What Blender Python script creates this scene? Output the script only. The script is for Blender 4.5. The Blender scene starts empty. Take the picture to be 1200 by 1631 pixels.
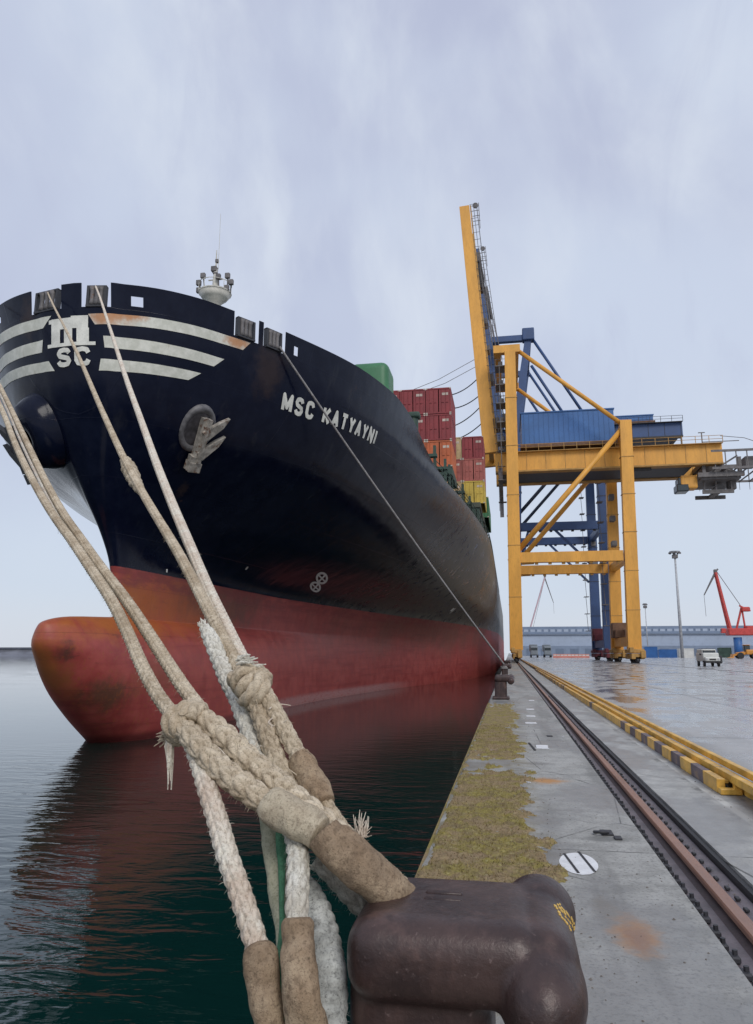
import math, random
import numpy as np
R = math.radians
rng = random.Random(7)

# ---------------------------------------------------------------- camera geometry
EYE = np.array([0.0, 0.0, 1.5])
FPX = 1180.0
PITCH = math.atan(224.5 / FPX)
YAW = math.atan(211 / FPX * math.cos(PITCH))
_fw = np.array([-math.sin(YAW) * math.cos(PITCH), math.cos(YAW) * math.cos(PITCH), math.sin(PITCH)])
_rt = np.array([math.cos(YAW), math.sin(YAW), 0.0])
_up = np.cross(_rt, _fw)
def at(u, v, d):
    """point at distance d in front of the eye on the sight line of a photograph position"""
    return EYE + d * (_rt * (u - 600) / FPX + _up * (815.5 - v) / FPX + _fw)

# ---------------------------------------------------------------- hull shape
CX = -18.0
WATER = -2.4
def pchip(x, y, xi):
    x = np.asarray(x, float); y = np.asarray(y, float); xi = np.clip(np.asarray(xi, float), x[0], x[-1])
    h = np.diff(x); dl = (np.diff(y, axis=0).T / h).T
    m = np.zeros_like(y)
    m[0] = dl[0]; m[-1] = dl[-1]
    a, b = dl[:-1], dl[1:]
    w = (h[1:] / (h[1:] + h[:-1]))
    w = w if y.ndim == 1 else w[:, None]
    den = w * b + (1 - w) * a
    m[1:-1] = np.where(a * b > 0, a * b / np.where(den == 0, 1, den), 0)
    k = np.clip(np.searchsorted(x, xi, side='right') - 1, 0, len(x) - 2)
    t = (xi - x[k]) / h[k]; hh = h[k]
    if y.ndim == 2 and t.ndim: t = t[:, None]; hh = hh[:, None]
    return ((2*t**3-3*t**2+1)*y[k] + (t**3-2*t**2+t)*hh*m[k] + (-2*t**3+3*t**2)*y[k+1] + (t**3-t**2)*hh*m[k+1])
TK = [0, .1, .5, 1.9, 3.75, 6.9, 12, 16, 20, 25, 31, 38, 51, 63, 80, 100, 130, 262]
ZK = [-8, -2.4, 2, 5.5, 8.5, 12, 15, 17.2]
BK = np.array([
 [0,.03,.05,.07,.09,.12,.2,.3,.5,.8,1.3,2.0,3.7,6.0,9.5,12,14.5,15.0],
 [0,.08,.12,.17,.21,.26,.4,.6,.85,1.3,2.0,3.0,5.0,7.8,11.2,13.8,15.8,16.3],
 [0,.10,.16,.20,.25,.30,.45,.65,.95,1.4,2.1,3.1,5.2,8.0,11.4,14,15.9,16.3],
 [0,.15,.27,.40,.52,.7,1.0,1.25,1.45,2.1,3.0,4.2,6.6,9.3,12.2,14.4,16,16.3],
 [0,.34,.7,1.4,2.05,3.0,4.3,5.1,5.9,6.8,7.9,9.1,11.2,13.0,14.8,15.8,16.3,16.3],
 [0,.70,1.5,3.1,4.4,6.1,8.3,9.3,10.1,11.0,11.9,12.8,14.3,15.2,16.0,16.3,16.3,16.3],
 [0,.86,1.92,3.95,5.4,7.4,9.95,11.1,11.95,12.8,13.7,14.5,15.6,16.2,16.3,16.3,16.3,16.3],
 [0,.97,2.16,4.4,5.9,7.9,10.4,11.5,12.3,13.1,13.9,14.7,15.7,16.3,16.3,16.3,16.3,16.3]])
YS_Z = [-8, -6, -4, -2.4, -1.2, 0, 1.2, 2.0, 2.6, 2.9, 3.02, 3.08, 3.14, 5.4, 7.1, 8.4, 10.5, 13.4, 17.2]
YS_Y = [39, 36.3, 33.6, 31.4, 29.6, 28.1, 27.1, 26.6, 26.7, 27.6, 28.9, 30.6, 32.0, 31.55, 30.6, 29.65, 28.5, 27.4, 26.87]
def stem_y(z): return pchip(YS_Z, YS_Y, z)
def half_breadth(t, z):
    """t: array of distances aft of the foremost point at this height"""
    row = pchip(ZK, BK, np.array([z]))[0]
    y = stem_y(z) + t
    main0 = 32.0 if z < 3.14 else stem_y(z)
    b = pchip(TK, row, np.maximum(y - main0, 0)); b = np.where(y <= main0, 0, b)
    q = 1 - abs((z + 1.0) / 4.12) ** 3.4
    if q > 0:
        u = np.clip(t / 4.5, 0, 1)
        wb = 1.85 * math.sqrt(q) * (1 - (1 - u) ** 2.2) ** .5
        b = (b ** 3 + wb ** 3) ** (1 / 3)
    return b
_TF = np.concatenate([np.linspace(0, 1, 60)[:-1] ** 2 * 2, np.linspace(2, 60, 240)[:-1], np.linspace(60, 262, 120)])
_cache = {}
def side_factor(z, side):
    """the starboard shoulder is a little fuller high up"""
    return 1.0 if side > 0 else 1 + .55 * float(np.clip((z - 7) / 3, 0, 1)) + .1 * float(np.clip(1 - abs(z - 10) / 3.5, 0, 1))
def _row(z, side):
    k = (round(float(z), 3), side)
    if k not in _cache:
        b = half_breadth(_TF * side_factor(z, side), z); s = np.concatenate([[0], np.cumsum(np.hypot(np.diff(_TF), np.diff(b)))])
        _cache[k] = (b, s, float(stem_y(z)))
    return _cache[k]
def hull_xy(s, z):
    b, sl, y0 = _row(z, 1 if s >= 0 else -1)
    t = np.interp(abs(s), sl, _TF); bb = np.interp(abs(s), sl, b)
    return np.array([CX + math.copysign(bb, s), y0 + t, z])
def hull_pt(s, z, off=0.0):
    """point on the shell at girth distance s (port positive) from the stem and height z, pushed out by off"""
    p = hull_xy(s, z)
    if off == 0: return p
    e = .15
    ds = hull_xy(s + e, z) - hull_xy(s - e, z)
    z2 = min(z + e, 17.2)
    dz = hull_xy(s, z2) - hull_xy(s, z2 - 2 * e)
    n = np.cross(ds, dz); n = n / (np.linalg.norm(n) + 1e-9)
    return p + n * off
def rim_z(y): return float(pchip([20, 43, 46.5, 52, 58, 300], [17.2, 17.2, 16.8, 15.3, 14.8, 14.8], y))
def aty(u, v, y):
    d = _rt * (u - 600) / FPX + _up * (815.5 - v) / FPX + _fw
    return EYE + d * y / d[1]

import bpy, bmesh
from mathutils import Vector, Matrix
scene = bpy.context.scene
COL = scene.collection

# ---------------------------------------------------------------- object helpers
def empty(name, loc, label, cat, group=None):
    o = bpy.data.objects.new(name, None); COL.objects.link(o); o.location = tuple(map(float, loc))
    o.empty_display_size = .2
    tag(o, label, cat, group); return o
def tag(o, label=None, cat=None, group=None, kind=None):
    if label: o['label'] = label
    if cat: o['category'] = cat
    if group: o['group'] = group
    if kind: o['kind'] = kind
    return o
def root_loc(p):
    v = np.zeros(3)
    while p is not None:
        v += np.array(p.location); p = p.parent
    return v
class MB:
    """collects shapes and links them as one mesh"""
    def __init__(s): s.v = []; s.f = []
    def add(s, vs, fs):
        o = len(s.v); s.v += [tuple(map(float, p)) for p in vs]; s.f += [tuple(i + o for i in f) for f in fs]; return s
    def box(s, a, b):
        x0, y0, z0 = a; x1, y1, z1 = b
        return s.add([(x0,y0,z0),(x1,y0,z0),(x1,y1,z0),(x0,y1,z0),(x0,y0,z1),(x1,y0,z1),(x1,y1,z1),(x0,y1,z1)],
                     [(3,2,1,0),(4,5,6,7),(0,1,5,4),(1,2,6,5),(2,3,7,6),(3,0,4,7)])
    def beam(s, p, q, w, h, w2=None, h2=None, upv=(0,0,1)):
        """rectangular beam from p to q, w across and h along the up direction"""
        p = np.array(p, float); q = np.array(q, float); d = q - p; d /= np.linalg.norm(d)
        u = np.array(upv, float)
        if abs(d @ u) > .97: u = np.array([0, 1, 0.])
        a = np.cross(d, u); a /= np.linalg.norm(a); u = np.cross(a, d)
        w2 = w if w2 is None else w2; h2 = h if h2 is None else h2
        vs = [c + a * sx * ww / 2 + u * sz * hh / 2 for c, ww, hh in ((p, w, h), (q, w2, h2)) for sx, sz in ((-1,-1),(1,-1),(1,1),(-1,1))]
        return s.add(vs, [(3,2,1,0),(4,5,6,7),(0,1,5,4),(1,2,6,5),(2,3,7,6),(3,0,4,7)])
    def tube(s, pts, r, n=8, caps=True):
        pts = [np.array(p, float) for p in pts]; m = len(pts)
        rr = r if hasattr(r, '__len__') else [r] * m
        T = [pts[min(i+1, m-1)] - pts[max(i-1, 0)] for i in range(m)]
        T = [t / (np.linalg.norm(t) + 1e-12) for t in T]
        u = np.array([0,0,1.]) if abs(T[0][2]) < .9 else np.array([1.,0,0])
        vs = []
        for i in range(m):
            u = u - T[i] * (u @ T[i]); u /= np.linalg.norm(u); w = np.cross(T[i], u)
            for k in range(n):
                a = 2 * math.pi * k / n; vs.append(pts[i] + (u * math.cos(a) + w * math.sin(a)) * rr[i])
        fs = [(i*n+k, i*n+(k+1)%n, (i+1)*n+(k+1)%n, (i+1)*n+k) for i in range(m-1) for k in range(n)]
        if caps: fs += [tuple(range(n-1, -1, -1)), tuple(range((m-1)*n, m*n))]
        return s.add(vs, fs)
    def cyl(s, c, axis, r, l, n=16):
        a = np.array(axis, float); a /= np.linalg.norm(a); c = np.array(c, float)
        return s.tube([c - a * l / 2, c + a * l / 2], r, n)
    def torus(s, c, axis, R0, r, n=20, m=8):
        a = np.array(axis, float); a /= np.linalg.norm(a)
        u = np.cross(a, [0,0,1.]) if abs(a[2]) < .9 else np.cross(a, [1.,0,0]); u /= np.linalg.norm(u); w = np.cross(a, u)
        vs = []
        for i in range(n):
            t = 2*math.pi*i/n; e = u*math.cos(t) + w*math.sin(t)
            for k in range(m):
                q = 2*math.pi*k/m; vs.append(np.array(c) + e*(R0 + r*math.cos(q)) + a*r*math.sin(q))
        return s.add(vs, [(i*m+k, ((i+1)%n)*m+k, ((i+1)%n)*m+(k+1)%m, i*m+(k+1)%m) for i in range(n) for k in range(m)])
    def grid(s, P):
        """P: 2-D list of points"""
        a = len(P); b = len(P[0])
        return s.add([p for r in P for p in r], [(i*b+j, i*b+j+1, (i+1)*b+j+1, (i+1)*b+j) for i in range(a-1) for j in range(b-1)])
    def rbox(s, c, size, r, seg=3):
        bm = bmesh.new(); bmesh.ops.create_cube(bm, size=1)
        for v in bm.verts: v.co = Vector((v.co.x*size[0], v.co.y*size[1], v.co.z*size[2]))
        bmesh.ops.bevel(bm, geom=bm.edges[:], offset=r, segments=seg, affect='EDGES', profile=.5)
        bm.verts.index_update()
        s.add([(v.co.x+c[0], v.co.y+c[1], v.co.z+c[2]) for v in bm.verts], [tuple(v.index for v in f.verts) for f in bm.faces]); bm.free(); return s
    def build(s, name, mat, parent=None, smooth=False, origin=None):
        me = bpy.data.meshes.new(name)
        o0 = root_loc(parent) if parent is not None else (np.array(origin, float) if origin is not None else np.zeros(3))
        v = (np.array(s.v) - o0).tolist()
        me.from_pydata(v, [], s.f); me.validate(); me.update()
        if smooth: me.polygons.foreach_set('use_smooth', [True]*len(me.polygons))
        if mat: me.materials.append(mat)
        o = bpy.data.objects.new(name, me); COL.objects.link(o)
        if parent is not None: o.parent = parent
        elif origin is not None: o.location = tuple(map(float, origin))
        return o
def fix_normals(o):
    bm = bmesh.new(); bm.from_mesh(o.data); bmesh.ops.remove_doubles(bm, verts=bm.verts, dist=1e-4)
    bmesh.ops.recalc_face_normals(bm, faces=bm.faces); bm.to_mesh(o.data); bm.free(); return o
def bevel(o, w, seg=2):
    m = o.modifiers.new('b', 'BEVEL'); m.width = w; m.segments = seg; m.limit_method = 'ANGLE'; return o
def copy_tree(o, parent=None):
    c = o.copy(); COL.objects.link(c)
    if parent: c.parent = parent
    for ch in o.children: copy_tree(ch, c)
    return c

# ---------------------------------------------------------------- material helpers
class NT:
    def __init__(s, name):
        s.m = bpy.data.materials.new(name); s.m.use_nodes = True; s.t = s.m.node_tree; s.N = s.t.nodes; s.L = s.t.links
        s.b = s.N['Principled BSDF']; s.pos = s.N.new('ShaderNodeNewGeometry').outputs['Position']
    def set(s, sock, v):
        if isinstance(v, (int, float)): sock.default_value = v
        elif isinstance(v, (tuple, list)): sock.default_value = tuple(v) + ((1,) if len(v) == 3 and sock.type == 'RGBA' else ())
        else: s.L.new(v, sock)
    def map(s, scale=(1,1,1), rot=(0,0,0), loc=(0,0,0), src=None):
        n = s.N.new('ShaderNodeMapping'); s.L.new(src or s.pos, n.inputs['Vector'])
        n.inputs['Scale'].default_value = scale; n.inputs['Rotation'].default_value = rot; n.inputs['Location'].default_value = loc
        return n.outputs[0]
    def noise(s, scale, detail=4, rough=.55, vec=None, dist=0):
        n = s.N.new('ShaderNodeTexNoise'); s.L.new(vec or s.pos, n.inputs['Vector'])
        n.inputs['Scale'].default_value = scale; n.inputs['Detail'].default_value = detail; n.inputs['Roughness'].default_value = rough; n.inputs['Distortion'].default_value = dist
        return n.outputs['Fac']
    def ramp(s, fac, a, b):
        n = s.N.new('ShaderNodeMapRange'); s.L.new(fac, n.inputs['Value']); n.inputs['From Min'].default_value = a; n.inputs['From Max'].default_value = b
        n.interpolation_type = 'SMOOTHSTEP'; return n.outputs[0]
    def math(s, op, a, b=0.0, c=None):
        n = s.N.new('ShaderNodeMath'); n.operation = op; s.set(n.inputs[0], a); s.set(n.inputs[1], b)
        if c is not None: s.set(n.inputs[2], c)
        return n.outputs[0]
    def mix(s, fac, a, b):
        n = s.N.new('ShaderNodeMix'); n.data_type = 'RGBA'; s.set(n.inputs[0], fac); s.set(n.inputs[6], a); s.set(n.inputs[7], b); return n.outputs[2]
    def xyz(s):
        n = s.N.new('ShaderNodeSeparateXYZ'); s.L.new(s.pos, n.inputs[0]); return n.outputs
    def spot(s, p, r, scale=(1,1,1), amp=.5, nscale=2.0):
        """noise-edged blotch round p: 1 inside, 0 outside"""
        n = s.N.new('ShaderNodeVectorMath'); n.operation = 'SUBTRACT'; s.L.new(s.pos, n.inputs[0]); n.inputs[1].default_value = tuple(map(float, p))
        k = s.N.new('ShaderNodeVectorMath'); k.operation = 'MULTIPLY'; s.L.new(n.outputs[0], k.inputs[0]); k.inputs[1].default_value = scale
        l = s.N.new('ShaderNodeVectorMath'); l.operation = 'LENGTH'; s.L.new(k.outputs[0], l.inputs[0])
        d = s.math('MULTIPLY_ADD', s.noise(nscale / r, 5, .65), amp * r * 4, l.outputs['Value'])
        return s.ramp(d, r * (1 + amp * 2.4), r * (.35 + amp * 1.6))
    def bump(s, h, strength=.3, dist=.02, prev=None):
        n = s.N.new('ShaderNodeBump'); n.inputs['Strength'].default_value = strength; n.inputs['Distance'].default_value = dist
        s.L.new(h, n.inputs['Height'])
        if prev: s.L.new(prev, n.inputs['Normal'])
        return n.outputs[0]
    def out(s, color, rough=.6, metal=0, normal=None, spec=None):
        s.set(s.b.inputs['Base Color'], color); s.set(s.b.inputs['Roughness'], rough); s.set(s.b.inputs['Metallic'], metal)
        if normal: s.L.new(normal, s.b.inputs['Normal'])
        if spec is not None: s.b.inputs['Specular IOR Level'].default_value = spec
        return s.m
def sc(c, k): return tuple(min(1, x * k) for x in c)
def mat(name, c, rough=.6, var=.25, scale=3, bump=.15, bd=.01, metal=0, rust=0, rc=(.16,.06,.02), rs=1.2, stretch=(1,1,1), spec=None):
    n = NT(name); v = n.map(stretch)
    f = n.noise(scale, 6, .6, v)
    col = n.mix(n.ramp(f, .3, .7), sc(c, 1 - var), sc(c, 1 + var))
    g = n.noise(scale * 9, 3, .6, v)
    col = n.mix(n.math('MULTIPLY', n.ramp(g, .45, .75), .35), col, sc(c, .6))
    if rust:
        r = n.ramp(n.noise(rs, 7, .7, v), .72 - rust * .3, .80 - rust * .3)
        col = n.mix(r, col, rc)
    nm = n.bump(g, bump, bd) if bump else None
    return n.out(col, n.math('MULTIPLY_ADD', f, .3, max(0, rough - .15)), metal, nm, spec)
M = {}
YEL = (.70, .34, .055)
M['crane_yellow'] = mat('crane_yellow', YEL, .5, .14, .6, .1, .01, rust=.24, rc=(.42,.20,.06), rs=1.2, stretch=(1,1,.22))
M['crane_yellow_dark'] = mat('weathered_yellow', (.42,.24,.07), .65, .25, .8, .1, rust=.3, rc=(.16,.08,.04))
M['crane_blue'] = mat('crane_blue', (.035,.075,.19), .5, .15, .4, .1, rust=.1)
M['house_blue'] = mat('machinery_house_blue', (.045,.14,.36), .5, .1, .4, .05)
M['grey_steel'] = mat('grey_steel', (.14,.13,.13), .6, .3, 1.5, .1, rust=.3)
M['light_steel'] = mat('galvanised_steel', (.42,.43,.45), .5, .2, 1.5, .1)
M['dark_steel'] = mat('dark_steel', (.03,.03,.035), .55, .3, 2, .1, rust=.15)
M['brown_steel'] = mat('brown_primed_steel', (.16,.085,.05), .65, .3, 1, .1)
M['glass'] = mat('dark_glass', (.02,.03,.035), .12, .1, 1, 0, spec=.8)
M['rubber'] = mat('black_rubber', (.018,.018,.02), .6, .3, 5, .3)
M['white_paint'] = mat('white_paint', (.72,.71,.66), .55, .1, 1.2, .05, rust=.12, rc=(.35,.2,.1))
M['hull_mark'] = mat('hull_lettering_paint', (.76,.75,.68), .5, .14, 2.0, .05, rust=.2, rc=(.30,.2,.12), rs=2.2)
M['green_paint'] = mat('green_paint', (.045,.17,.075), .5, .15, .8, .05)
M['green_dark'] = mat('dark_green_paint', (.03,.06,.045), .6, .35, 1.2, .1, rust=.25)
M['mast_white'] = mat('mast_paint', (.55,.53,.47), .5, .2, 2, .05, rust=.25, rc=(.3,.2,.12))
M['red_paint'] = mat('red_crane_paint', (.52,.06,.05), .5, .15, 1, .05)
M['container_red'] = mat('container_maroon', (.23,.028,.032), .5, .15, .6, .05, rust=.08)
M['container_pale'] = mat('container_faded_red', (.36,.10,.08), .55, .2, .7, .05, rust=.15)
M['container_orange'] = mat('container_orange', (.46,.11,.035), .55, .22, .6, .05, rust=.25)
M['container_yellow'] = mat('container_yellow', (.50,.36,.06), .55, .2, .7, .05, rust=.15)
M['container_tan'] = mat('container_tan', (.46,.33,.17), .55, .15, .7, .05, rust=.1)
M['container_blue'] = mat('container_blue', (.03,.12,.34), .5, .15, .5, .05)
M['container_white'] = mat('container_white', (.66,.66,.64), .5, .1, .5, .05)
M['orange_machine'] = mat('orange_machine_paint', (.62,.26,.04), .5, .15, 1, .05)
M['casting'] = mat('corner_casting_steel', (.45,.38,.32), .6, .3, 3, .05)
M['kerb_yellow'] = mat('kerb_yellow_paint', (.66,.38,.07), .42, .3, 3, .3, rust=.42, rc=(.20,.12,.06), rs=4)
M['kerb_black'] = mat('kerb_dark_paint', (.13,.10,.11), .55, .4, 5, .3, rust=.5, rc=(.30,.20,.10), rs=5)
M['cream'] = mat('rope_thimble', (.4,.36,.28), .8, .3, 20, .3)

def hull_material():
    n = NT('hull_paint'); x, y, z = n.xyz()
    grain = n.noise(1.0, 7, .65); fine = n.noise(7, 5, .6)
    vst = n.noise(1.0, 5, .6, n.map((1.4, 1.4, .12)))            # vertical run marks
    hst = n.noise(1.0, 6, .65, n.map((.12, .12, 2.6)))           # horizontal scuffs
    blk = n.mix(n.ramp(grain, .35, .7), (.004,.006,.018), (.008,.011,.026))
    blk = n.mix(n.math('MULTIPLY', n.ramp(vst, .58, .75), .55), blk, (.024,.026,.036))
    aft = n.math('MULTIPLY', n.ramp(y, 48, 88), n.ramp(n.math('ADD', grain, n.math('MULTIPLY', vst, .8)), .55, 1.05))
    blk = n.mix(n.math('MULTIPLY', aft, .95), blk, (.17,.155,.125))
    streak = n.math('MULTIPLY', n.ramp(n.noise(1.0, 4, .6, n.map((2.2,2.2,.10), loc=(4,4,0))), .66, .76), n.ramp(grain, .45, .6))
    blk = n.mix(n.math('MULTIPLY', streak, .5), blk, (.10,.05,.03))
    for p, r, s_ in ((hull_pt(9.5, 15.2), 1.1, (1,1,.6)), (hull_pt(4.9, 9.3), .35, (1,1,.25)), (hull_pt(-2.5, 16), .6, (1,1,.5))):
        blk = n.mix(n.math('MULTIPLY', n.spot(p, r, s_, .4), .4), blk, (.07,.045,.035))
    red = n.mix(n.ramp(grain, .3, .7), (.29,.042,.038), (.40,.080,.066))
    red = n.mix(n.math('MULTIPLY', n.ramp(hst, .48, .70), .55), red, (.21,.026,.026))
    red = n.mix(n.math('MULTIPLY', n.ramp(n.math('ADD', fine, n.math('MULTIPLY', vst, .5)), .80, .98), .5), red, (.30,.085,.06))
    for p, r, s_, c, k in (((-17.8, 33.6, 3.4), 2.0, (.7,.5,1.0), (.42,.12,.025), .95), ((-17.6, 39, 3.7), 2.6, (.8,.4,1.3), (.40,.10,.025), .85),
                           ((-17.6, 29.8, 2.7), 1.5, (.8,.4,1.4), (.42,.13,.03), .9), ((-18.6, 27.0, 1.2), 1.1, (.8,.8,.55), (.38,.12,.03), .9),
                           ((-18.2, 27.5, .2), 1.0, (.8,.8,.6), (.26,.09,.03), .8),
                           ((-17.4, 27.4, 1.6), .55, (1,1,1), (.05,.035,.028), .75), ((-16.6, 29.6, -.3), .9, (.6,.5,1), (.055,.05,.025), .7),
                           ((-17, 44, 4.3), 2.4, (.5,.35,1.3), (.10,.05,.035), .7), ((-9, 95, 4.5), 14, (.3,.35,4), (.12,.07,.05), .6),
                           ((-16.4, 33, .4), 1.2, (.5,.4,1.3), (.24,.07,.03), .5)):
        red = n.mix(n.math('MULTIPLY', n.spot(p, r, s_, .45, 1.6), k), red, c)
    spk = n.math('MULTIPLY', n.ramp(n.noise(5, 8, .75), .54, .62), n.ramp(y, 60, 38))
    red = n.mix(n.math('MULTIPLY', spk, .6), red, (.30,.085,.03))
    scr = n.math('MULTIPLY', n.ramp(n.noise(1.0, 7, .75, n.map((.5,.5,3.2), rot=(R(25),0,0))), .62, .66), .5)
    red = n.mix(scr, red, (.13,.04,.03))
    lip = n.math('MULTIPLY', n.ramp(z, 4.55, 4.75), n.ramp(n.noise(3, 4, .6, n.map((.25,.25,1))), .40, .56))
    red = n.mix(n.math('MULTIPLY', lip, .6), red, (.20,.035,.035))
    salt = n.math('MULTIPLY', n.math('MULTIPLY', n.ramp(z, -1.55, -1.95), n.ramp(y, 48, 54)), n.math('MULTIPLY', n.ramp(y, 92, 78), n.ramp(fine, .30, .52)))
    red = n.mix(n.math('MULTIPLY', salt, .75), red, (.42,.24,.23))
    seam = n.N.new('ShaderNodeTexBrick'); cs = n.N.new('ShaderNodeCombineXYZ'); n.L.new(y, cs.inputs[0]); n.L.new(z, cs.inputs[1]); n.L.new(cs.outputs[0], seam.inputs['Vector']); seam.inputs['Scale'].default_value = 1
    seam.inputs['Brick Width'].default_value = 7; seam.inputs['Row Height'].default_value = 2.3; seam.inputs['Mortar Size'].default_value = .02; seam.inputs['Mortar Smooth'].default_value = .8
    red = n.mix(n.math('MULTIPLY', seam.outputs['Fac'], .35), red, (.12,.02,.018))
    wet = n.ramp(z, -1.9, -2.25)
    red = n.mix(n.math('MULTIPLY', n.math('MULTIPLY', wet, n.ramp(y, 50, 40)), .7), red, (.06,.010,.012))
    step = n.ramp(n.math('MULTIPLY_ADD', fine, .05, z), 5.46, 5.50)
    col = n.mix(step, red, blk)
    # welded plate seams as a fine relief
    br = n.N.new('ShaderNodeTexBrick'); cb = n.N.new('ShaderNodeCombineXYZ'); n.L.new(y, cb.inputs[0]); n.L.new(z, cb.inputs[1]); n.L.new(cb.outputs[0], br.inputs['Vector'])
    br.inputs['Scale'].default_value = 1; br.inputs['Brick Width'].default_value = 7; br.inputs['Row Height'].default_value = 2.3; br.inputs['Mortar Size'].default_value = .018; br.inputs['Mortar Smooth'].default_value = .6
    nb = n.bump(n.noise(.55, 2, .5), .35, .12); nb = n.bump(br.outputs['Fac'], .35, .012, nb); nb = n.bump(fine, .12, .02, nb)
    rough = n.mix(step, n.math('MULTIPLY_ADD', grain, .3, .34), n.math('MULTIPLY_ADD', aft, .35, n.math('MULTIPLY_ADD', grain, .12, .10)))
    n.set(n.b.inputs['Specular IOR Level'], n.math('MULTIPLY_ADD', step, -.26, .42))
    return n.out(col, rough, 0, nb)
M['clean_white'] = mat('white_hull_mark', (.80,.80,.76), .5, .08, 4, .05)
M['hull'] = hull_material()
def stripe_material():
    n = NT('hull_stripe_paint'); f = n.noise(2.5, 6, .65)
    col = n.mix(n.ramp(f, .35, .7), (.58,.58,.50), (.76,.75,.67))
    col = n.mix(n.math('MULTIPLY', n.ramp(n.noise(1, 5, .6, n.map((3,3,.5))), .6, .75), .4), col, (.34,.27,.17))
    for p, r in ((hull_pt(1.5, 15.7), .75), (hull_pt(7.5, 15.9), .6), (hull_pt(2.4, 15.9), .5)):
        col = n.mix(n.math('MULTIPLY', n.spot(p, r, (.6,.6,1.6), .4), .85), col, (.50,.20,.06))
    return n.out(col, .5)
M['stripe'] = stripe_material()

def concrete_material():
    n = NT('quay_concrete'); x, y, z = n.xyz()
    big = n.noise(.7, 6, .62); mid = n.noise(4, 6, .65); fine = n.noise(38, 5, .7); long_ = n.noise(1.0, 5, .6, n.map((1.8,.16,1)))
    c = n.mix(n.ramp(big, .3, .7), (.235,.23,.21), (.37,.36,.335))
    c = n.mix(n.math('MULTIPLY', n.ramp(mid, .38, .62), .6), c, (.45,.44,.41))
    c = n.mix(n.math('MULTIPLY', n.ramp(n.noise(11, 6, .75), .54, .66), .5), c, (.20,.20,.19))
    c = n.mix(n.math('MULTIPLY', n.ramp(fine, .50, .64), .65), c, (.13,.128,.12))
    c = n.mix(n.math('MULTIPLY', n.ramp(long_, .48, .64), .6), c, (.15,.145,.135))
    # strip right of the rail is rougher and paler
    strip = n.math('MULTIPLY', n.ramp(x, 1.50, 1.56), n.ramp(x, 2.30, 2.20))
    c = n.mix(n.math('MULTIPLY', strip, .5), c, n.mix(n.ramp(mid, .4, .6), (.38,.375,.36), (.49,.485,.46)))
    edge = n.math('MULTIPLY', n.ramp(x, 2.06, 2.08), n.ramp(x, 2.16, 2.14))
    c = n.mix(n.math('MULTIPLY', edge, n.math('MULTIPLY', n.ramp(mid, .3, .5), .7)), c, (.58,.57,.53))
    crack = n.math('MULTIPLY', n.math('MULTIPLY', n.ramp(x, 1.98, 2.0), n.ramp(x, 2.07, 2.05)), n.ramp(n.noise(1.0, 5, .7, n.map((1.5,.8,1))), .52, .60))
    c = n.mix(n.math('MULTIPLY', crack, .7), c, (.12,.12,.11))
    v = n.N.new('ShaderNodeTexVoronoi'); n.L.new(n.map((1,1,1)), v.inputs['Vector']); v.inputs['Scale'].default_value = 55
    c = n.mix(n.math('MULTIPLY', n.ramp(v.outputs['Distance'], .22, .08), .3), c, (.10,.10,.10))
    # wet apron
    wetn = n.noise(1.0, 5, .6, n.map((.10,.30,1)))
    wet = n.math('MULTIPLY', n.ramp(x, 2.6, 3.6), n.ramp(wetn, .30, .52))
    c = n.mix(n.math('MULTIPLY', n.ramp(x, 2.6, 3.6), .6), c, (.47,.46,.45))
    c = n.mix(n.math('MULTIPLY', wet, .3), c, (.30,.295,.29))
    patch = n.noise(1.0, 4, .5, n.map((.09,.11,1), loc=(3,1,0)))
    c = n.mix(n.math('MULTIPLY', n.math('MULTIPLY', n.ramp(patch, .56, .66), n.ramp(x, 5, 9)), .55), c, (.13,.105,.085))
    # rust run-off and dirt on the coping strip
    for p, r, s_, col, k in (((.63,4.55,0), .17, (1.1,.5,1), (.50,.22,.045), 1.0), ((.63,4.5,0), .09, (1,.4,1), (.34,.13,.03), 1.0), ((.52,4.95,0), .10, (1,.35,1), (.22,.18,.13), .5), ((.36,9.5,0), .24, (.75,.9,1), (.45,.22,.07), .95),
                          ((-.28,12.0,0), .32, (.9,.6,1), (.30,.12,.07), .8), ((.30,10.9,0), .18, (.6,.9,1), (.13,.12,.11), .6), ((.72,6.7,0), .16, (.6,1.2,1), (.12,.12,.11), .7),
                          ((2.75,7.0,0), .5, (.8,.35,1), (.17,.11,.09), .7)):
        c = n.mix(n.math('MULTIPLY', n.spot(p, r, s_, .35, 1.5), k), c, col)
    halo = n.math('MULTIPLY', n.math('MULTIPLY', n.ramp(x, .42, .05), n.ramp(n.noise(3.5, 6, .7), .40, .62)), n.ramp(y, 24, 20))
    c = n.mix(n.math('MULTIPLY', halo, .7), c, (.20,.165,.09))
    b2 = n.N.new('ShaderNodeTexBrick'); b2.offset = 0; n.L.new(n.map((1,1,1), loc=(3.2,1.1,0)), b2.inputs['Vector']); b2.inputs['Scale'].default_value = 1
    b2.inputs['Brick Width'].default_value = 50; b2.inputs['Row Height'].default_value = 3.7; b2.inputs['Mortar Size'].default_value = .012; b2.inputs['Mortar Smooth'].default_value = .3
    c = n.mix(n.math('MULTIPLY', n.math('MULTIPLY', b2.outputs['Fac'], n.ramp(x, 2.2, 2.1)), n.math('MULTIPLY', n.ramp(mid, .40, .5), .85)), c, (.06,.06,.055))
    vc = n.N.new('ShaderNodeTexVoronoi'); vc.feature = 'DISTANCE_TO_EDGE'; n.L.new(n.map((1,.6,1)), vc.inputs['Vector']); vc.inputs['Scale'].default_value = .85
    wob = n.math('MULTIPLY_ADD', fine, .012, vc.outputs['Distance'])
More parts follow.
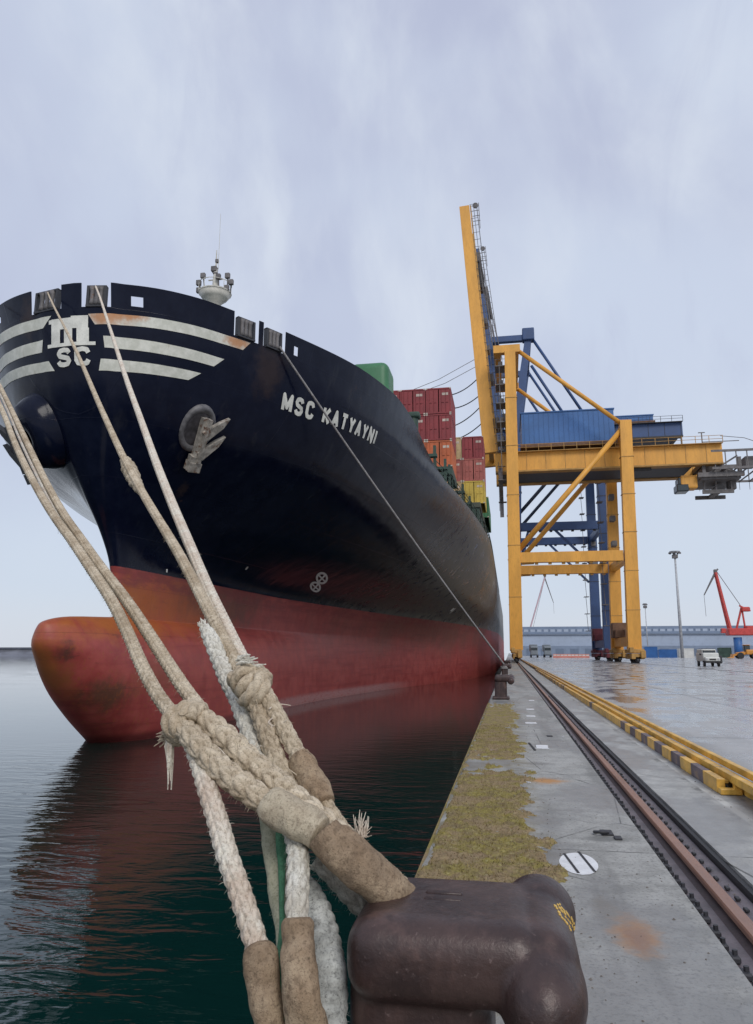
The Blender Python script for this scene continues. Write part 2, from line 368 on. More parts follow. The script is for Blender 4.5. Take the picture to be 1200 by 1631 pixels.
    c = n.mix(n.math('MULTIPLY', n.math('MULTIPLY', n.ramp(wob, .013, .009), n.ramp(x, 2.3, 2.2)), n.ramp(big, .46, .56)), c, (.09,.088,.08))
    damp = n.ramp(n.noise(.9, 5, .6, n.map((1,.5,1), loc=(9,2,0))), .46, .58)
    c = n.mix(n.math('MULTIPLY', damp, .5), c, (.15,.15,.15))
    rough = n.math('SUBTRACT', n.math('SUBTRACT', .70, n.math('MULTIPLY', wet, .36)), n.math('MULTIPLY', damp, .34))
    nb = n.bump(fine, .35, .006); nb = n.bump(mid, .25, .02, nb)
    # joints between cast slabs
    br = n.N.new('ShaderNodeTexBrick'); br.offset = 0; n.L.new(n.pos, br.inputs['Vector']); br.inputs['Scale'].default_value = 1
    br.inputs['Brick Width'].default_value = 6.2; br.inputs['Row Height'].default_value = 4.9; br.inputs['Mortar Size'].default_value = .04; br.inputs['Mortar Smooth'].default_value = .2
    j = n.math('MULTIPLY', br.outputs['Fac'], n.ramp(x, 2.6, 2.7))
    c = n.mix(n.math('MULTIPLY', j, .8), c, (.07,.07,.07))
    return n.out(c, rough, 0, nb)
M['concrete'] = concrete_material()
def wall_mat():
    n = NT('quay_wall_concrete'); f = n.noise(1.2, 6, .6)
    return n.out(n.mix(n.ramp(f, .35, .7), (.06,.06,.05), (.17,.165,.15)), .8, 0, n.bump(f, .5, .05))
M['quay_wall'] = wall_mat()
def water_material():
    n = NT('harbour_water')
    a = n.noise(1.0, 3, .5, n.map((.75, 1.9, 1), rot=(0,0,R(-28))), .7); b = n.noise(1.0, 3, .55, n.map((3.0, 6.5, 1), rot=(0,0,R(-12))), .4)
    big = n.noise(.12, 2, .5)
    h = n.math('MULTIPLY_ADD', b, .14, a)
    x, y, z = n.xyz()
    amp = n.math('MULTIPLY', n.math('MULTIPLY_ADD', n.ramp(big, .30, .62), .6, .4), n.math('MULTIPLY_ADD', n.ramp(y, 34, 10), .86, .14))
    nb = n.bump(n.math('MULTIPLY', h, amp), 1.0, .065)
    m = n.out((.0025,.020,.017), .02, 0, nb)
    n.b.inputs['IOR'].default_value = 1.37
    return m
M['water'] = water_material()
def rope_mat(name, c1, c2, dirt, k=.5):
    n = NT(name); c1 = (c1[0]*1.36, c1[1]*1.36, c1[2]*1.34); c2 = tuple(min(.86, q) for q in (c2[0]*1.34, c2[1]*1.34, c2[2]*1.32)); pt = n.N.new('ShaderNodeNewGeometry').outputs['Pointiness']
    f = n.noise(9, 5, .65); g = n.noise(160, 4, .7); st = n.noise(45, 3, .6)
    c = n.mix(n.ramp(f, .35, .68), c1, c2)
    c = n.mix(n.math('MULTIPLY', n.ramp(st, .48, .7), k), c, dirt)
    c = n.mix(n.math('MULTIPLY', n.ramp(n.noise(3.3, 6, .7), .46, .66), .55), c, sc(dirt, 1.5))
    c = n.mix(n.math('MULTIPLY', n.ramp(g, .5, .68), .6), c, sc(dirt, .7))
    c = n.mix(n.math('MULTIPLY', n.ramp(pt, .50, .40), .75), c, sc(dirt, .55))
    nb = n.bump(n.noise(70, 5, .75), .8, .008); nb = n.bump(g, .8, .004, nb)
    return n.out(c, .9, 0, nb, .2)
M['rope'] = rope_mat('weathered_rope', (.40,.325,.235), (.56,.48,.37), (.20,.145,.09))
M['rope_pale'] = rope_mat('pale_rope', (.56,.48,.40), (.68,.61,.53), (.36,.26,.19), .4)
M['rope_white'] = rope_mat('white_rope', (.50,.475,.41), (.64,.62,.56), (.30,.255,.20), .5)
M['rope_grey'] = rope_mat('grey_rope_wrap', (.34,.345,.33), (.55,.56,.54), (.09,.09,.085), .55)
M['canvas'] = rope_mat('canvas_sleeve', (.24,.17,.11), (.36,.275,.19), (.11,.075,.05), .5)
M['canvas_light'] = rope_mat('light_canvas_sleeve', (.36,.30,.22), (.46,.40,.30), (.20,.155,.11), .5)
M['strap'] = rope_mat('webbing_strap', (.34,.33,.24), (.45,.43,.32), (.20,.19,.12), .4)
M['strap_green'] = rope_mat('green_strap_stripe', (.07,.19,.11), (.12,.29,.17), (.05,.10,.06), .4)
M['rope_thin'] = rope_mat('thin_dark_rope', (.20,.19,.19), (.30,.29,.29), (.12,.11,.11), .3)
def bollard_material():
    n = NT('bollard_iron'); f = n.noise(5, 6, .65); g = n.noise(60, 5, .65); v = n.noise(1.0, 5, .6, n.map((14,14,2.5)))
    c = n.mix(n.ramp(f, .35, .68), (.028,.015,.014), (.064,.036,.031))
    c = n.mix(n.math('MULTIPLY', n.ramp(v, .5, .72), .4), c, (.12,.068,.058))
    c = n.mix(n.math('MULTIPLY', n.ramp(g, .60, .74), .5), c, (.20,.14,.13))
    c = n.mix(n.math('MULTIPLY', n.ramp(n.noise(2.6, 5, .7), .56, .68), .5), c, (.15,.085,.07))
    nb = n.bump(g, .3, .005); nb = n.bump(n.ramp(n.noise(30, 5, .7), .58, .72), -.5, .004, nb); nb = n.bump(f, .35, .02, nb)
    return n.out(c, n.math('MULTIPLY_ADD', g, .4, .20), .1, nb, .55)
M['bollard'] = bollard_material()
def moss_material():
    n = NT('quay_moss'); f = n.noise(6.5, 7, .75); g = n.noise(50, 5, .75)
    c = n.mix(n.ramp(f, .38, .60), (.22,.165,.09), (.29,.24,.07))
    c = n.mix(n.math('MULTIPLY', n.ramp(n.noise(2.3, 6, .7), .44, .60), .8), c, (.30,.215,.135))
    c = n.mix(n.math('MULTIPLY', n.ramp(g, .46, .66), .7), c, (.10,.085,.04))
    c = n.mix(n.math('MULTIPLY', n.ramp(n.noise(26, 4, .7), .56, .68), .5), c, (.42,.37,.22))
    return n.out(c, .95, 0, n.bump(g, .8, .01), .1)
M['moss'] = moss_material()
M['rail_head'] = mat('rusty_rail_head', (.27,.14,.095), .42, .15, 3, .1, rust=.2, rc=(.22,.09,.04), stretch=(2,.3,1))
M['rail_side'] = mat('dark_rusty_steel', (.075,.05,.05), .6, .3, 5, .3)
M['groove'] = mat('rail_groove_steel', (.12,.10,.11), .5, .35, 5, .3, rust=.35, rc=(.08,.05,.04))
M['paint_mark'] = mat('worn_white_ground_paint', (.74,.74,.74), .45, .1, 6, .1, rust=.15, rc=(.36,.36,.35), rs=9)
M['wall_pale'] = mat('warehouse_cladding', (.36,.42,.52), .7, .08, .05, 0)
M['wall_mid'] = mat('warehouse_lower_cladding', (.20,.25,.34), .7, .12, .05, 0)
M['roof_dark'] = mat('warehouse_roof', (.13,.17,.24), .6, .12, .06, 0)
M['breakwater'] = mat('breakwater_stone', (.15,.155,.18), .8, .3, .05, 0)
M['breakwater_top'] = mat('breakwater_wall', (.09,.10,.13), .8, .2, .05, 0)
M['barrier_red'] = mat('barrier_red', (.55,.20,.16), .6, .15, .8, 0)
M['barrier_white'] = mat('barrier_white', (.65,.62,.60), .6, .1, .8, 0)
M['truck_grey'] = mat('truck_grey', (.20,.23,.26), .5, .1, .8, 0)
M['car_white'] = mat('van_white', (.60,.61,.58), .35, .08, 2, 0)

M['blue_black'] = mat('dark_blue_brace', (.02,.03,.06), .5, .15, .4, .05)
M['bogie_maroon'] = mat('maroon_bogie', (.12,.02,.03), .6, .25, .6, .05)
M['hatch'] = mat('hatch_cover_paint', (.06,.07,.05), .6, .3, .6, .05, rust=.3)
M['grit'] = mat('grit_stone', (.16,.14,.12), .85, .5, 60, .2)
# ================================================================ ground, water, walls
def quay():
    ys = [-25, -10, 0] + [i * .25 for i in range(1, 120)] + list(range(30, 80, 2)) + [80, 100, 150, 250, 500, 1200, 4000]
    prof = [(-.70, -.10), (-.665, -.015), (-.63, 0), (.2, 0), (1.05, 0), (1.05, -.09), (1.53, -.09), (1.53, 0), (2.3, 0), (6, 0), (40, 0), (200, 0), (3000, 0)]
    P = []
    for y in ys:
        row = []
        for i, (px, pz) in enumerate(prof):
            j = (math.sin(y * 5.1) + math.sin(y * 13.7 + 1) + math.sin(y * 1.3)) * .006 if i < 3 and y < 30 else 0
            row.append((px + j, y, pz + j * .3))
        P.append(row)
    m = MB(); m.grid([r[::-1] for r in P]); o = m.build('quay', M['concrete']); tag(o, kind='structure')
    m = MB(); m.box((-.72, -25, -9), (-.3, 4000, -.101)); o = m.build('quay_wall', M['quay_wall']); tag(o, kind='structure')
quay()
m = MB(); m.grid([[(-6000, -60, WATER), (-.7, -60, WATER)], [(-6000, 7000, WATER), (-.7, 7000, WATER)]]); tag(m.build('water', M['water']), kind='structure')

# moss carpet on the coping
def moss_edge(y):
    return .17 + .09 * math.sin(y * 1.3 + .6) + .04 * math.sin(y * 3.1 + 2)
def moss_cover(x, y):
    """thickness of the growth, 0 where the concrete is bare"""
    if y > 11.2:
        a = 1 - abs((y - 14.6) / 6.3) ** 4 if y < 14.6 else 1 - abs((y - 14.6) / 8.2) ** 4
        lim = .10 + .08 * math.sin(y * 1.1)
        if 11.2 < y < 12.8: a -= (12.8 - y) * .35
    elif y > 10.2:
        a = -.3; lim = 0
    else:
        a = min(1, (10.2 - y) * 1.5); lim = moss_edge(y) - max(0, 5.0 - y) * .5
    e = min((lim - x) / .17, (x + .645) / .04, (y - 4.3) / .35)
    return min(a, e, 1)
def moss():
    from mathutils import noise as mn
    m = MB(); rr = random.Random(3)
    def h(x, y):
        c = moss_cover(x, y)
        n1 = mn.noise((x * 5, y * 3, 0)) ; n2 = mn.noise((x * 17, y * 13, 2)); n3 = mn.noise((x * 60, y * 60, 5))
        k = c + n1 * 1.25 + n2 * .6
        if k <= 0: return -.02
        return min(1, k * 1.6) * (.018 + .008 * n1 + .013 * n2 + .010 * n3)
    y = 4.0; rows = []
    while y < 24:
        rows.append(y); y += max(.012, y * .0032)
    xs = np.arange(-.69, .44, .016)
    P = [[(x, y, h(x, y)) for x in xs[::-1]] for y in rows]
    m.grid(P)
    for _ in range(16000):
        y = 4.3 + 12 * rr.random() ** 1.3; x = rr.uniform(-.67, .35); z = h(x, y)
        if z < .004: continue
        a = rr.uniform(0, 6.28); w = rr.uniform(.002, .006); l = rr.uniform(.008, .026); lx, ly = rr.gauss(0, .01), rr.gauss(0, .01)
        m.add([(x + w*math.cos(a), y + w*math.sin(a), z-.003), (x - w*math.cos(a), y - w*math.sin(a), z-.003), (x + lx, y + ly, z + l)], [(0, 1, 2)])
    tag(m.build('moss', M['moss'], smooth=True), kind='stuff', label='yellow green moss growing along the quay edge')
moss()

# crane rails
def crane_rail():
    o = empty('crane_rail', (1.27, 0, 0), 'rusty crane rail sunk in a groove beside a black strip near the quay edge', 'rail')
    X = 1.275
    def ext(name, prof, mt, y0=-6, y1=420):
        b = MB(); n = len(prof)
        b.add([(x, y, z) for y in (y0, y1) for x, z in prof], [(i, (i+1) % n, (i+1) % n + n, i + n) for i in range(n)]); ob = b.build(name, mt, o); fix_normals(ob); return ob
    ext('rail_head', [(X-.043,-.03),(X-.043,-.004),(X-.035,.006),(X+.035,.006),(X+.043,-.004),(X+.043,-.03),(X+.02,-.045),(X-.02,-.045)], M['rail_head'])
    ext('rail_web', [(X-.075,-.086),(X-.075,-.075),(X-.02,-.06),(X-.02,-.046),(X+.02,-.046),(X+.02,-.06),(X+.075,-.075),(X+.075,-.086)], M['rail_side'])
    ext('groove_plate', [(1.055,-.085),(1.055,-.062),(X-.08,-.066),(X-.08,-.085)], M['groove'])
    ext('groove_plate', [(X+.08,-.085),(X+.08,-.066),(1.472,-.062),(1.472,-.085)], M['groove'])
    ext('rubber_strip', [(1.475,-.085),(1.475,-.04),(1.482,-.018),(1.520,-.018),(1.527,-.04),(1.527,-.085)], M['rubber'])
    def clip(name, y, x, s):
        b = MB(); b.rbox((x, y, -.045), (.05*s, .085*s, .035), .008, 1); b.cyl((x + .005, y, -.02), (0,0,1), .014*s, .03, 6); b.cyl((x, y + .06, -.055), (0,1,0.3), .007, .05, 5)
        return b.build(name, M['dark_steel'], o)
    first = clip('rail_clip', 3.1, 1.085, 1.0)
    for i in range(1, 100):
        c = first.copy(); COL.objects.link(c); c.location.y = first.location.y + i * .19 + rng.uniform(-.025, .025); c.rotation_euler.z = rng.uniform(-.003, .003); c.location.x = rng.uniform(-.004, .006)
    b = MB()
    for i in range(300): b.box((1.07, 22.2 + i*.25, -.06), (1.10, 22.3 + i*.25, -.015))
    for i in range(120): b.rbox((1.385 + rng.uniform(-.01,.01), 2.6 + i*.22, -.05), (.03, .05, .02), .005, 1)
    tag(b.build('rail_clips_far', M['dark_steel'], o), kind='stuff')
crane_rail()
m = MB(); m.box((18.35, -6, .002), (18.45, 420, .012)); m.box((18.25, -6, .001), (18.28, 420, .006)); m.box((18.52, -6, .001), (18.55, 420, .006))
tag(m.build('crane_rail', M['rail_side']), 'thin dark flush rail running under the landward crane legs', 'rail')

# striped kerb with two yellow pipes
def kerb():
    o = empty('striped_kerb', (2.3, 8, 0), 'low kerb of yellow and dark blocks with yellow rails running down the quay', 'kerb')
    first = {}
    L = .60
    for i in range(96):
        y = 9.02 + i * L; k = i % 2 if i < 12 or rng.random() < .4 else 0
        if k not in first:
            b = MB(); b.rbox((2.235, y + L/2, .075), (.09, L - .004, .15), .008, 2)
            b.box((2.282, y + .02, .10), (2.32, y + L - .02, .13)) if k == 0 else b.box((2.282, y + .2, .0), (2.32, y + .3, .13))
            first[k] = (b.build('kerb_block', M['kerb_yellow' if k == 0 else 'kerb_black'], o), y)
        else:
            c = first[k][0].copy(); COL.objects.link(c); c.location.y += y - first[k][1]; c.location.x += rng.uniform(-.006, .006); c.rotation_euler.z = rng.uniform(-.0004, .0004)
    b = MB(); b.rbox((2.365, 110, .155), (.085, 226, .085), .012, 2); b.build('rail_beam', M['kerb_yellow'], o)
    b = MB(); b.rbox((2.50, 110, .215), (.075, 226, .075), .012, 2); b.build('rail_beam', M['kerb_yellow'], o)
    b = MB(); b.rbox((2.44, 110, .09), (.03, 226, .17), .004, 1); b.build('channel_wall', M['kerb_yellow'], o)
    sp = MB(); sp.rbox((2.30, 8.93, .035), (.22, .12, .06), .008, 2); sp.box((2.34, 8.89, .06), (2.40, 8.97, .11)); s0 = sp.build('support_foot', M['kerb_yellow'], o)
    for i in range(1, 30):
        c = s0.copy(); COL.objects.link(c); c.location.y += -2.24 * 2 + i * 2.24 if i < 2 else (i - 1) * 2.24; c.location.x += .12
kerb()

# things on the apron
def disc(name, c, rx, ry, h, mt, par, n=28, jag=.04):
    b = MB(); vs = [(c[0], c[1], h)]
    for k in range(n):
        a = 2*math.pi*k/n; q = 1 + rng.uniform(-jag, jag); vs.append((c[0] + rx*q*math.cos(a), c[1] + ry*q*math.sin(a), h))
    b.add(vs, [(0, 1 + k, 1 + (k+1) % n) for k in range(n)]); return b.build(name, mt, par)
def floor_at(u, v): 
    d = _rt * (u - 600) / FPX + _up * (815.5 - v) / FPX + _fw
    return EYE - d * EYE[2] / d[2]
cp = floor_at(922, 1376)
cv = empty('ground_cover', cp, 'white round cover with two dark slots in the concrete near the large bollard', 'cover')
disc('cover_plate', (cp[0], cp[1]), .135, .29, .004, M['paint_mark'], cv, 32, .015)
for k, (ua, va, ub, vb) in enumerate(((899, 1361, 922, 1392), (922, 1358, 948, 1390))):
    a, b_ = floor_at(ua, va), floor_at(ub, vb)
    b = MB(); a[2] = b_[2] = .0065; b.beam(a, b_, .018, .003); b.build('slot', M['rubber'], cv)
cp = floor_at(958, 1330)
rg = empty('lashing_ring', cp, 'small dark iron ring fitting lying in the concrete beyond the white cover', 'ring')
b = MB(); b.torus((cp[0], cp[1], .022), (0, .2, 1), .055, .012, 20, 8); b.build('ring', M['dark_steel'], rg, True)
b = MB(); b.rbox((cp[0] + .05, cp[1] + .05, .008), (.10, .16, .016), .004, 1); b.rbox((cp[0]+.12, cp[1]-.12, .008), (.06, .10, .016), .004, 1); b.build('base_plate', M['dark_steel'], rg)
marks = [((847,1116),(.16,.45),'small worn white paint bar beyond the others, farthest from the big bollard'), ((845,1130),(.20,.42),'short white painted bar just before the farthest one'), ((846,1141),(.21,.36),'white painted bar midway along the row of marks'),
         ((846,1152),(.24,.34),'wider white painted bar in front of the middle one'), ((864,1190),(.20,.50),'large white painted patch with a dark stroke beside the rail'), ((897,1174),(.03,.12),'tiny white paint spot touching the rail groove'),
         ((842,1246),(.045,.12),'faint white spot beside the moss, nearest the camera')]
for (u, v), (rx, ry), lab in marks:
    p = floor_at(u, v); b = MB(); n = 8
    P = [[(p[0] + rx*(i/n - .5) + rng.uniform(-.01,.01), p[1] + ry*(j/5 - .5) + rng.uniform(-.02,.02), .004) for i in range(n+1)] for j in range(6)]
    b.grid(P); tag(b.build('paint_mark', M['paint_mark'], origin=(p[0], p[1], 0)), lab, 'paint mark', 'white paint marks on the apron')
a, b_ = floor_at(843, 1184), floor_at(853, 1196)
a[2] = b_[2] = .010; b = MB(); b.beam(a, b_, .03, .006)
tag(b.build('iron_strip', M['rubber'], origin=a), 'short dark iron strip lying on the large white patch', 'iron strip')
p = floor_at(876, 1173); b = MB(); b.rbox((p[0], p[1], .006), (.10, .22, .012), .003, 1); tag(b.build('iron_plate', M['dark_steel'], origin=p), 'small dark iron plate set in the concrete beyond the white patch', 'iron plate')

def grit():
    b = MB(); rr = random.Random(11)
    def stone(x, y, z, r):
        k = [rr.uniform(.6, 1.2) for _ in range(6)]
        b.add([(x + r*k[0], y, z), (x, y + r*k[1], z), (x - r*k[2], y, z), (x, y - r*k[3], z), (x, y, z + r*.7*k[4]), (x, y, z - r*.4)], [(0,1,4),(1,2,4),(2,3,4),(3,0,4),(1,0,5),(2,1,5),(3,2,5),(0,3,5)])
    for _ in range(900):
        y = 2.6 + 16*rr.random()**1.7
        q = rr.random()
        if q < .35: x, z = 1.06 + abs(rr.gauss(0, .03)), -.06
        elif q < .5: x, z = 1.43 - abs(rr.gauss(0, .03)), -.06
        elif q < .75: x, z = .12 + moss_edge(y)*.6 + abs(rr.gauss(0, .14)), .0
        elif q < .9: x, z = rr.uniform(.3, 1.04), 0
        else: x, z = 2.18 - abs(rr.gauss(0, .1)), 0
        stone(x, y, z + .001, rr.uniform(.003, .009) * (1.5 if rr.random() < .08 else 1))
    tag(b.build('grit', M['grit']), kind='stuff', label='loose grit scattered on the concrete and in the rail groove')
grit()

# ================================================================ bollards
def bollard(cx=0.0, cy=0.0):
    """cast iron mooring bollard: a squat column whose head hangs over towards the land"""
    bm = bmesh.new()
    def rb(c, size, r, rot=None):
        t = bmesh.new(); bmesh.ops.create_cube(t, size=1)
        for v in t.verts: v.co = Vector((v.co.x*size[0], v.co.y*size[1], v.co.z*size[2]))
        bmesh.ops.bevel(t, geom=t.edges[:], offset=r, segments=5, affect='EDGES', profile=.5)
        mt = Matrix.Translation(c) @ (Matrix.Rotation(rot[0], 4, rot[1]) if rot else Matrix())
        t.transform(mt); me = bpy.data.meshes.new('t'); t.to_mesh(me); bm.from_mesh(me); bpy.data.meshes.remove(me); t.free()
    def ell(c, r):
        t = bmesh.new(); bmesh.ops.create_icosphere(t, subdivisions=4, radius=1)
        for v in t.verts: v.co = Vector((v.co.x*r[0]+c[0], v.co.y*r[1]+c[1], v.co.z*r[2]+c[2]))
        me = bpy.data.meshes.new('t'); t.to_mesh(me); bm.from_mesh(me); bpy.data.meshes.remove(me); t.free()
    rb((-.275, 2.40, .385), (.40, .44, .77), .10)          # column
    rb((-.20, 2.37, .68), (.54, .50, .22), .085)         # crown
    rb((.055, 2.40, .635), (.215, .54, .29), .100)      # overhanging lobe
    ell((.058, 2.22, .612), (.118, .20, .135))
    ell((.065, 2.58, .692), (.115, .15, .112))              # rear horn
    ell((.0, 2.5, .70), (.16, .15, .075))
    rb((-.275, 2.38, .05), (.56, .62, .10), .04)          # foot
    me = bpy.data.meshes.new('bollard'); bm.to_mesh(me); bm.free()
    o = bpy.data.objects.new('bollard_tmp', me); COL.objects.link(o)
    r = o.modifiers.new('r', 'REMESH'); r.mode = 'VOXEL'; r.voxel_size = .010; r.use_smooth_shade = True
    s = o.modifiers.new('s', 'SMOOTH'); s.factor = .6; s.iterations = 6
    dg = bpy.context.evaluated_depsgraph_get(); ev = o.evaluated_get(dg); me2 = bpy.data.meshes.new_from_object(ev)
    bpy.data.objects.remove(o)
    me2.transform(Matrix.Translation((.275, -2.38, 0)))
    me2.polygons.foreach_set('use_smooth', [True]*len(me2.polygons)); me2.materials.clear(); me2.materials.append(M['bollard'])
    return me2
root = empty('bollard', (-.275, 2.38, 0), 'massive dark iron bollard in the foreground with a head hanging over to the right', 'bollard')
body = bpy.data.objects.new('bollard_body', bollard()); COL.objects.link(body); body.parent = root
# raised bars cast into the crown and a rub of yellow paint
b = MB(); b.rbox((-.215, 2.40, .789), (.11, .016, .014), .004, 1); b.rbox((-.215, 2.345, .787), (.11, .016, .014), .004, 1); b.rbox((-.235, 2.37, .785), (.03,.05,.010), .003,1); cast = b.build('cast_mark', M['bollard'], root, True)
def far_bollard(loc, lab):
    r = copy_tree(root); r.location = loc; r['label'] = lab; return r
fb1 = far_bollard((-.30, 25.4, 0), 'second dark iron bollard down the quay, standing past the mossy edge')
fb2 = far_bollard((-.30, 50, 0), 'third iron bollard, where the thin dark line is made fast')
fb3 = far_bollard((-.30, 75, 0), 'fourth iron bollard, tiny, at the foot of the ship side')
for o_ in (root, fb1, fb2, fb3): o_['group'] = 'mooring bollards along the quay edge'
# yellow mark of flaking paint on the shoulder of the near bollard
def yellow_mark():
    b = MB(); dg = bpy.context.evaluated_depsgraph_get()
    me = body.data
    from mathutils.bvhtree import BVHTree
    bv = BVHTree.FromPolygons([v.co for v in me.vertices], [tuple(p.vertices) for p in me.polygons])
    off = Vector((-.275, 2.38, 0))
    for i in range(9):
        for k in range(3):
            u = 884 + i * 3.2 + k * 4.5 + rng.uniform(-1.6, 1.6); v = 1444 + i * 4.4 - k * 1.5 + rng.uniform(-1.6, 1.6)
            o_ = Vector(EYE); d = Vector(at(u, v, 1)) - o_; d.normalize()
            h = bv.ray_cast(o_ - off, d)
            if h[0] is None: continue
            p = h[0] + off; n = h[1]; a = n.cross(Vector((0,0,1))).normalized(); c = n.cross(a)
            w = rng.uniform(.0035, .0065)
            b.beam(np.array(p + a*w + n*.001), np.array(p - a*w + n*.001), w*1.5, .003, upv=n)
    if b.v: b.build('yellow_paint_mark', M['kerb_flake'], root)
M['kerb_flake'] = mat('flaking_yellow_paint', (.70,.46,.12), .6, .2, 60, .2)
yellow_mark()
# ================================================================ the ship
ship = empty('container_ship', (CX, 30, WATER), 'large container ship with black bow, red underside and bulbous bow moored along the quay', 'ship')
def shell():
    zs = list(np.arange(-7, -2.4, .6)) + list(np.arange(-2.4, 2.0, .2)) + list(np.arange(2.0, 3.2, .04)) + list(np.arange(3.2, 14, .3)) + [14.0, 14.3, 14.6, 14.76, 14.79, 14.8]
    ts = [0, .01, .03, .06, .1, .16, .24, .34, .46, .6, .78, 1.0, 1.25, 1.55, 1.9, 2.3, 2.75, 3.25, 3.8, 4.4, 5.1, 6, 7, 8, 9.2, 10.5] + list(np.arange(12, 70, 1.6)) + list(np.arange(70, 150, 4)) + [155, 170, 200, 230, 250]
    ts = np.array(ts)
    m = MB()
    for side in (1, -1):
        P = []
        for z in zs:
            b = half_breadth(ts * side_factor(z, side), z); y0 = float(stem_y(z))
            P.append([(CX + side*bb, y0 + t, z) for t, bb in zip(ts, b)])
        if side < 0: P = [r[::-1] for r in P]
        m.grid(P)
    o = m.build('hull', M['hull'], ship, True); fix_normals(o)
    # transom
    b = MB(); b.box((CX-16.2, 276, -5), (CX+16.2, 277.2, 14.75)); b.build('transom', M['hull'], ship)
    # upper strake and bulwark, with its openings cut out
    openings = [(-2.35, -.62, 16.15), (.33, 1.62, 16.15), (7.28, 8.72, 16.15), (8.98, 10.42, 16.15)]
    holes = [(2.45, 2.95, 16.35, 16.75), (11.0, 11.3, 16.35, 16.72), (4.4, 4.5, 0, 0), (-5.2, -4.8, 16.4, 16.75)]
    sg = sorted(set(np.round(np.concatenate([np.arange(0, 2, .06), np.arange(2, 13, .14), np.arange(13, 26, .5), np.arange(26, 70, 2), np.arange(70, 262, 8)]), 3)))
    sg = sorted(set([-x for x in sg]) | set(sg) | {e for a, b_, _ in openings for e in (a, b_)} | {e for a, b_, _, _ in holes for e in (a, b_)})
    fr = [0, .004, .015, .08, .16, .25, .34, .43, .5, .56, .62, .68, .74, .8, .86, .92, .97, .99, 1.0]
    m = MB(); idx = {}
    def V(i, k):
        if (i, k) not in idx:
            s = sg[i]; y = hull_xy(s, 16.5)[1]; top = rim_z(y); z = 14.8 + (top - 14.8) * fr[k] if top > 14.85 else 14.8 + .001 * k
            idx[(i, k)] = len(m.v); m.v.append(tuple(hull_pt(s, z)))
        return idx[(i, k)]
    for i in range(len(sg) - 1):
        sm = (sg[i] + sg[i+1]) / 2; y = hull_xy(sm, 16.5)[1]; top = rim_z(y)
        if top < 14.86: continue
        for k in range(len(fr) - 1):
            zm = 14.8 + (top - 14.8) * (fr[k] + fr[k+1]) / 2
            if any(a < sm < b_ and zm > zl for a, b_, zl in openings): continue
            if any(a < sm < b_ and z0 < zm < z1 for a, b_, z0, z1 in holes): continue
            m.f.append((V(i,k), V(i+1,k), V(i+1,k+1), V(i,k+1)))
    o = m.build('bulwark', M['hull'], ship, True)
    sd = o.modifiers.new('t', 'SOLIDIFY'); sd.thickness = .05; sd.offset = -1
    es = o.modifiers.new('e', 'EDGE_SPLIT'); es.split_angle = R(40)
    return openings
openings = shell()
# decks
def deck(name, z, y0, y1, mt):
    ys = np.linspace(y0, y1, 40); b = MB()
    P = []
    for y in ys:
        row = pchip(ZK, BK, np.array([z]))[0]; bb = float(pchip(TK, row, np.array([max(y - float(stem_y(z)), 0)]))[0]) - .04
        P.append([(CX - bb, y, z), (CX, y, z + .05), (CX + bb, y, z)])
    b.grid(P); return b.build(name, mt, ship)
deck('forecastle_deck', 15.75, float(stem_y(15.75)) + .05, 47, M['green_dark'])
deck('main_deck', 14.0, 46.8, 276, M['green_dark'])
b = MB(); b.box((CX-10, 46.9, 14), (CX+10, 47.1, 15.74)); b.build('deck_bulkhead', M['mast_white'], ship)

def frame_at(s, z):
    p = hull_pt(s, z); n = hull_pt(s, z, 1.0) - p; a = hull_xy(s + .1, z) - hull_xy(s - .1, z); a /= np.linalg.norm(a); return p, a, np.cross(n, a) * 1.0, n
# fairleads standing in the openings
for a, b_, zl in openings:
    cs = (a + b_) / 2; p = hull_pt(cs, 16.6); e1 = hull_xy(b_ - .22, 16.6); e0 = hull_xy(a + .22, 16.6); d = e1 - e0; L = np.linalg.norm(d); d /= L
    n = np.cross(d, [0,0,1.]); n /= np.linalg.norm(n)
    if n[1] > 0: n = -n
    mid = (e0 + e1) / 2; mid[2] = 0
    def Q(x, y, z): return mid + d * x + n * (y*.55 - .16) + np.array([0,0,z - .04])
    w = L / 2
    b = MB()
    b.beam(Q(-w, .05, 16.22), Q(w, .05, 16.22), .28, .10, upv=(0,0,1))
    b.beam(Q(-w, .05, 17.12), Q(w, .05, 17.12), .22, .08)
    for x in (-w + .06, w - .06): b.beam(Q(x, .05, 16.2), Q(x, .05, 17.14), .12, .24, upv=n)
    f = b.build('fairlead', M['dark_steel'], ship)
    for x in (-w*.45, 0, w*.45):
        b = MB(); b.tube([Q(x, .12, 16.28), Q(x, .12, 16.45), Q(x, .12, 16.7), Q(x, .12, 16.95), Q(x, .12, 17.1)], [.15, .11, .09, .11, .15], 12); b.build('roller', M['grey_steel'], f, True)
# painted stripes
def band(name, s0, s1, lo, hi, mt, cut0=0, cut1=0, off=.018, n=None):
    n = n or max(8, int(abs(s1 - s0) / .12)); P = []
    for k in range(n + 1):
        t = k / n; row = []
        for j in range(4):
            q = j / 3; z = lo(t) * (1 - q) + hi(t) * q
            s = s0 + cut0 * q + ((s1 + cut1 * q) - (s0 + cut0 * q)) * t
            row.append(hull_pt(s, z, off))
        P.append(row)
    b = MB(); b.grid(P); o = b.build(name, mt, ship, True); return o
def lin(a, c, sag=0): return lambda t: a + (c - a) * t - sag * 4 * t * (1 - t)
band('bow_stripe', .95, 7.8, lin(15.36, 15.62, -.02), lin(15.82, 16.05, -.02), M['stripe'], -.30, .42)
band('bow_stripe', 1.35, 6.25, lin(14.38, 14.5, 0), lin(14.88, 14.95, 0), M['stripe'], -.05, .55)
band('bow_stripe', 1.08, 4.95, lin(13.40, 13.62, 0), lin(13.90, 14.05, 0), M['stripe'], .10, .65)
